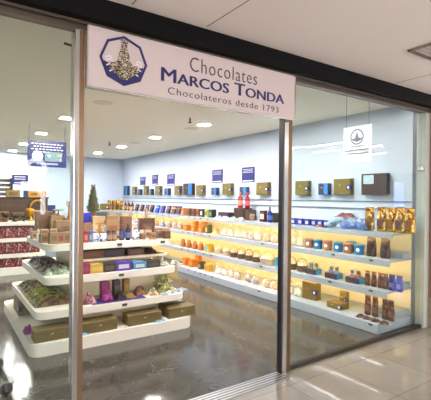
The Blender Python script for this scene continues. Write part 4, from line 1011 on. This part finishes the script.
pts = [(.25 + .15 * math.cos(PI * k / 12), -.19, .26 + .17 * math.sin(PI * k / 12)) for k in range(13)]
b.tube([(.40, -.19, .06)] + pts + [(.10, -.19, .06)], .022, 8)
link('arch', b.mesh(M_GOLD, True), t)
for z in (.16, .32): link('shelf_edge', MB().box((-.28, -.18, z), (.44, .04, .02)).mesh(wood((120, 80, 46))), t)
for i, (dx, w, h, c, l) in enumerate(((-.22, .26, .15, (150, 120, 60), 'olive gold carton on top of the dark cabinet'), (.19, .20, .13, M_GOLD, 'gold carton on top of the dark cabinet beside a blue one'), (.38, .14, .13, M_GOLD, 'gold carton at the aisle end of the dark cabinet'))):
    spawn(k_carton(w, .16, h, c, (120, 84, 40)), 'gold_carton', l, 'box', (xc + dx, 9.72, zr + 0.5006), 0)
spawn(k_carton(.08, .10, .14, (50, 56, 110)), 'blue_packet', 'dark blue packet between gold cartons on the cabinet', 'box', (xc + .035, 9.72, zr + 0.5006), 0)
# slatted crate
t = thing('slatted_crate', 'brown slatted wooden crate beside the dark cabinet', 'crate', (on_y(2, 10.0) - .1, 10.11, zr))
for k in range(9): link('slat', MB().box((-.0, -.14, .06 + .1 * k), (.62, .02, .07), .003).mesh(wood((110, 78, 50))), t)
link('frame', MB().box((-.29, 0, .46), (.04, .26, .92)).box((.29, 0, .46), (.04, .26, .92)).mesh(wood((90, 62, 40))), t)
# small sign on stem
xs = on_y(19, 9.9)
t = thing('counter_sign', 'small blue sign on a stem above the dark cabinet', 'sign', (xs, 9.78, zr + 0.5006))
r_ = ray(19, 184.5); zz = CAM.z + r_.z * 9.78 / r_.y - zr - 0.5006
link('panel', MB().box((0, 0, zz + .11), (.33, .012, .22), .002).mesh(mat((4, 8, 116), .35)), t)
b = MB()
for k, z in enumerate((.17, .12, .035)):
    for q in range(7): b.box((-.1 + .033 * q, -.007, zz + z), (.024, .003, .016))
link('text_lines', b.mesh(M_WHITE), t)
link('stem', MB().tube([(0, .012, 0), (0, .012, zz + .02)], .007).mesh(M_STEEL), t)
# greenery and ornaments
def poinsettia(px, y, s, label, red=True):
    t = thing('poinsettia_plant', label, 'plant', (on_y(px, y), y, zr))
    link('pot', MB().lathe([(.05 * s, 0), (.07 * s, .1 * s), (.06 * s, .1 * s)], 12).mesh(mat((120, 80, 50))), t)
    g, r = MB(), MB()
    for k in range(36):
        a = random.uniform(0, 2 * PI); el = random.uniform(-.1, 1.1); o_ = Vector((math.cos(a) * math.cos(el), math.sin(a) * math.cos(el), math.sin(el)))
        M = o_.to_track_quat('X', 'Z').to_matrix()
        (r if (red and k % 4 == 0) else g).box(Vector((0, 0, .11 * s)) + o_ * .085 * s, (.11 * s, .05 * s, .006), .003, M)
    link('leaves', g.mesh(mat((44, 76, 36), .6, var=.3)), t)
    if red: link('bracts', r.mesh(mat((190, 40, 40), .5)), t)
poinsettia(5, 8.98, .8, 'green and red poinsettia on the rear display near the slatted crate')
poinsettia(15.5, 9.0, .62, 'leafy green plant on the rear display beside the poinsettia', False)
poinsettia(24, 9.02, .55, 'small green plant on the rear display before the dark cabinet', False)
def gold_orn(px, y, label, r=.07):
    t = thing('gold_ornament', label, 'ornament', (on_y(px, y), y, zr))
    link('foot', MB().lathe([(r * .8, 0), (r * .7, .02), (r * .25, .05), (r * .2, .1)], 14).mesh(M_GOLD, True), t)
    link('bowl', MB().lathe([(r * .2, .1), (r * .9, .14), (r, .22), (r * .7, .26)], 14).mesh(M_GOLD, True), t)
gold_orn(31, 9.15, 'gold goblet before the arch of the dark cabinet')
gold_orn(28, 9.3, 'smaller gold goblet behind the other one', .05)
for px, y, w, h, c, l in ((3, 9.2, .2, .2, (140, 110, 70), 'tan carton behind the poinsettia'), (18.5, 9.3, .22, .17, (110, 76, 50), 'brown carton before the dark cabinet shelves'), (37, 9.25, .16, .22, (170, 140, 100), 'kraft carton at the aisle end of the rear display')):
    spawn(k_carton(w, .14, h, c, tuple(int(v * .8) for v in c)), 'kraft_carton', l, 'box', (on_y(px, y), y, zr), 0)

# ================================================================== TROLLEY BEHIND THE SIDE PANE
_q = on_z(6.5, 389, .05); tx, ty = _q.x, _q.y
t = thing('shop_trolley', 'chrome shopping trolley leg with black castor behind the side pane', 'trolley', (tx, ty, 0))
for dx, dy in ((0, 0), (-.45, 0), (0, .55), (-.45, .55)):
    c = link('castor', MB().lathe([(.045, -.013), (.05, -.008), (.05, .008), (.045, .013)], 18).mesh(M_BLACK, True), t, (dx, dy, .05)); c.rotation_euler = (PI / 2, 0, .4)
    link('fork', MB().box((dx, dy, .10), (.03, .045, .02), .004).box((dx, dy - .02, .07), (.022, .006, .06)).box((dx, dy + .02, .07), (.022, .006, .06)).mesh(M_STEEL), t)
    lx = -.10 if dx == 0 else -.06
    link('leg', MB().tube([(dx, dy, .11), (dx + lx, dy, .34), (dx + lx - .03, dy, .55)], .014, 8).mesh(M_STEEL, True), t)
b = MB()
for z in (.55, .75, .95): b.tube([(-.13, 0, z), (-.13, .55, z), (-.54, .55, z), (-.54, 0, z), (-.13, 0, z)], .006, 6)
for k in range(7):
    b.tube([(-.13, .09 * k, .55), (-.13, .09 * k, .95)], .004, 5); b.tube([(-.54, .09 * k, .55), (-.54, .09 * k, .95)], .004, 5); b.tube([(-.13, .09 * k, .55), (-.54, .09 * k, .55)], .004, 5)
link('basket', b.mesh(M_STEEL, True), t)
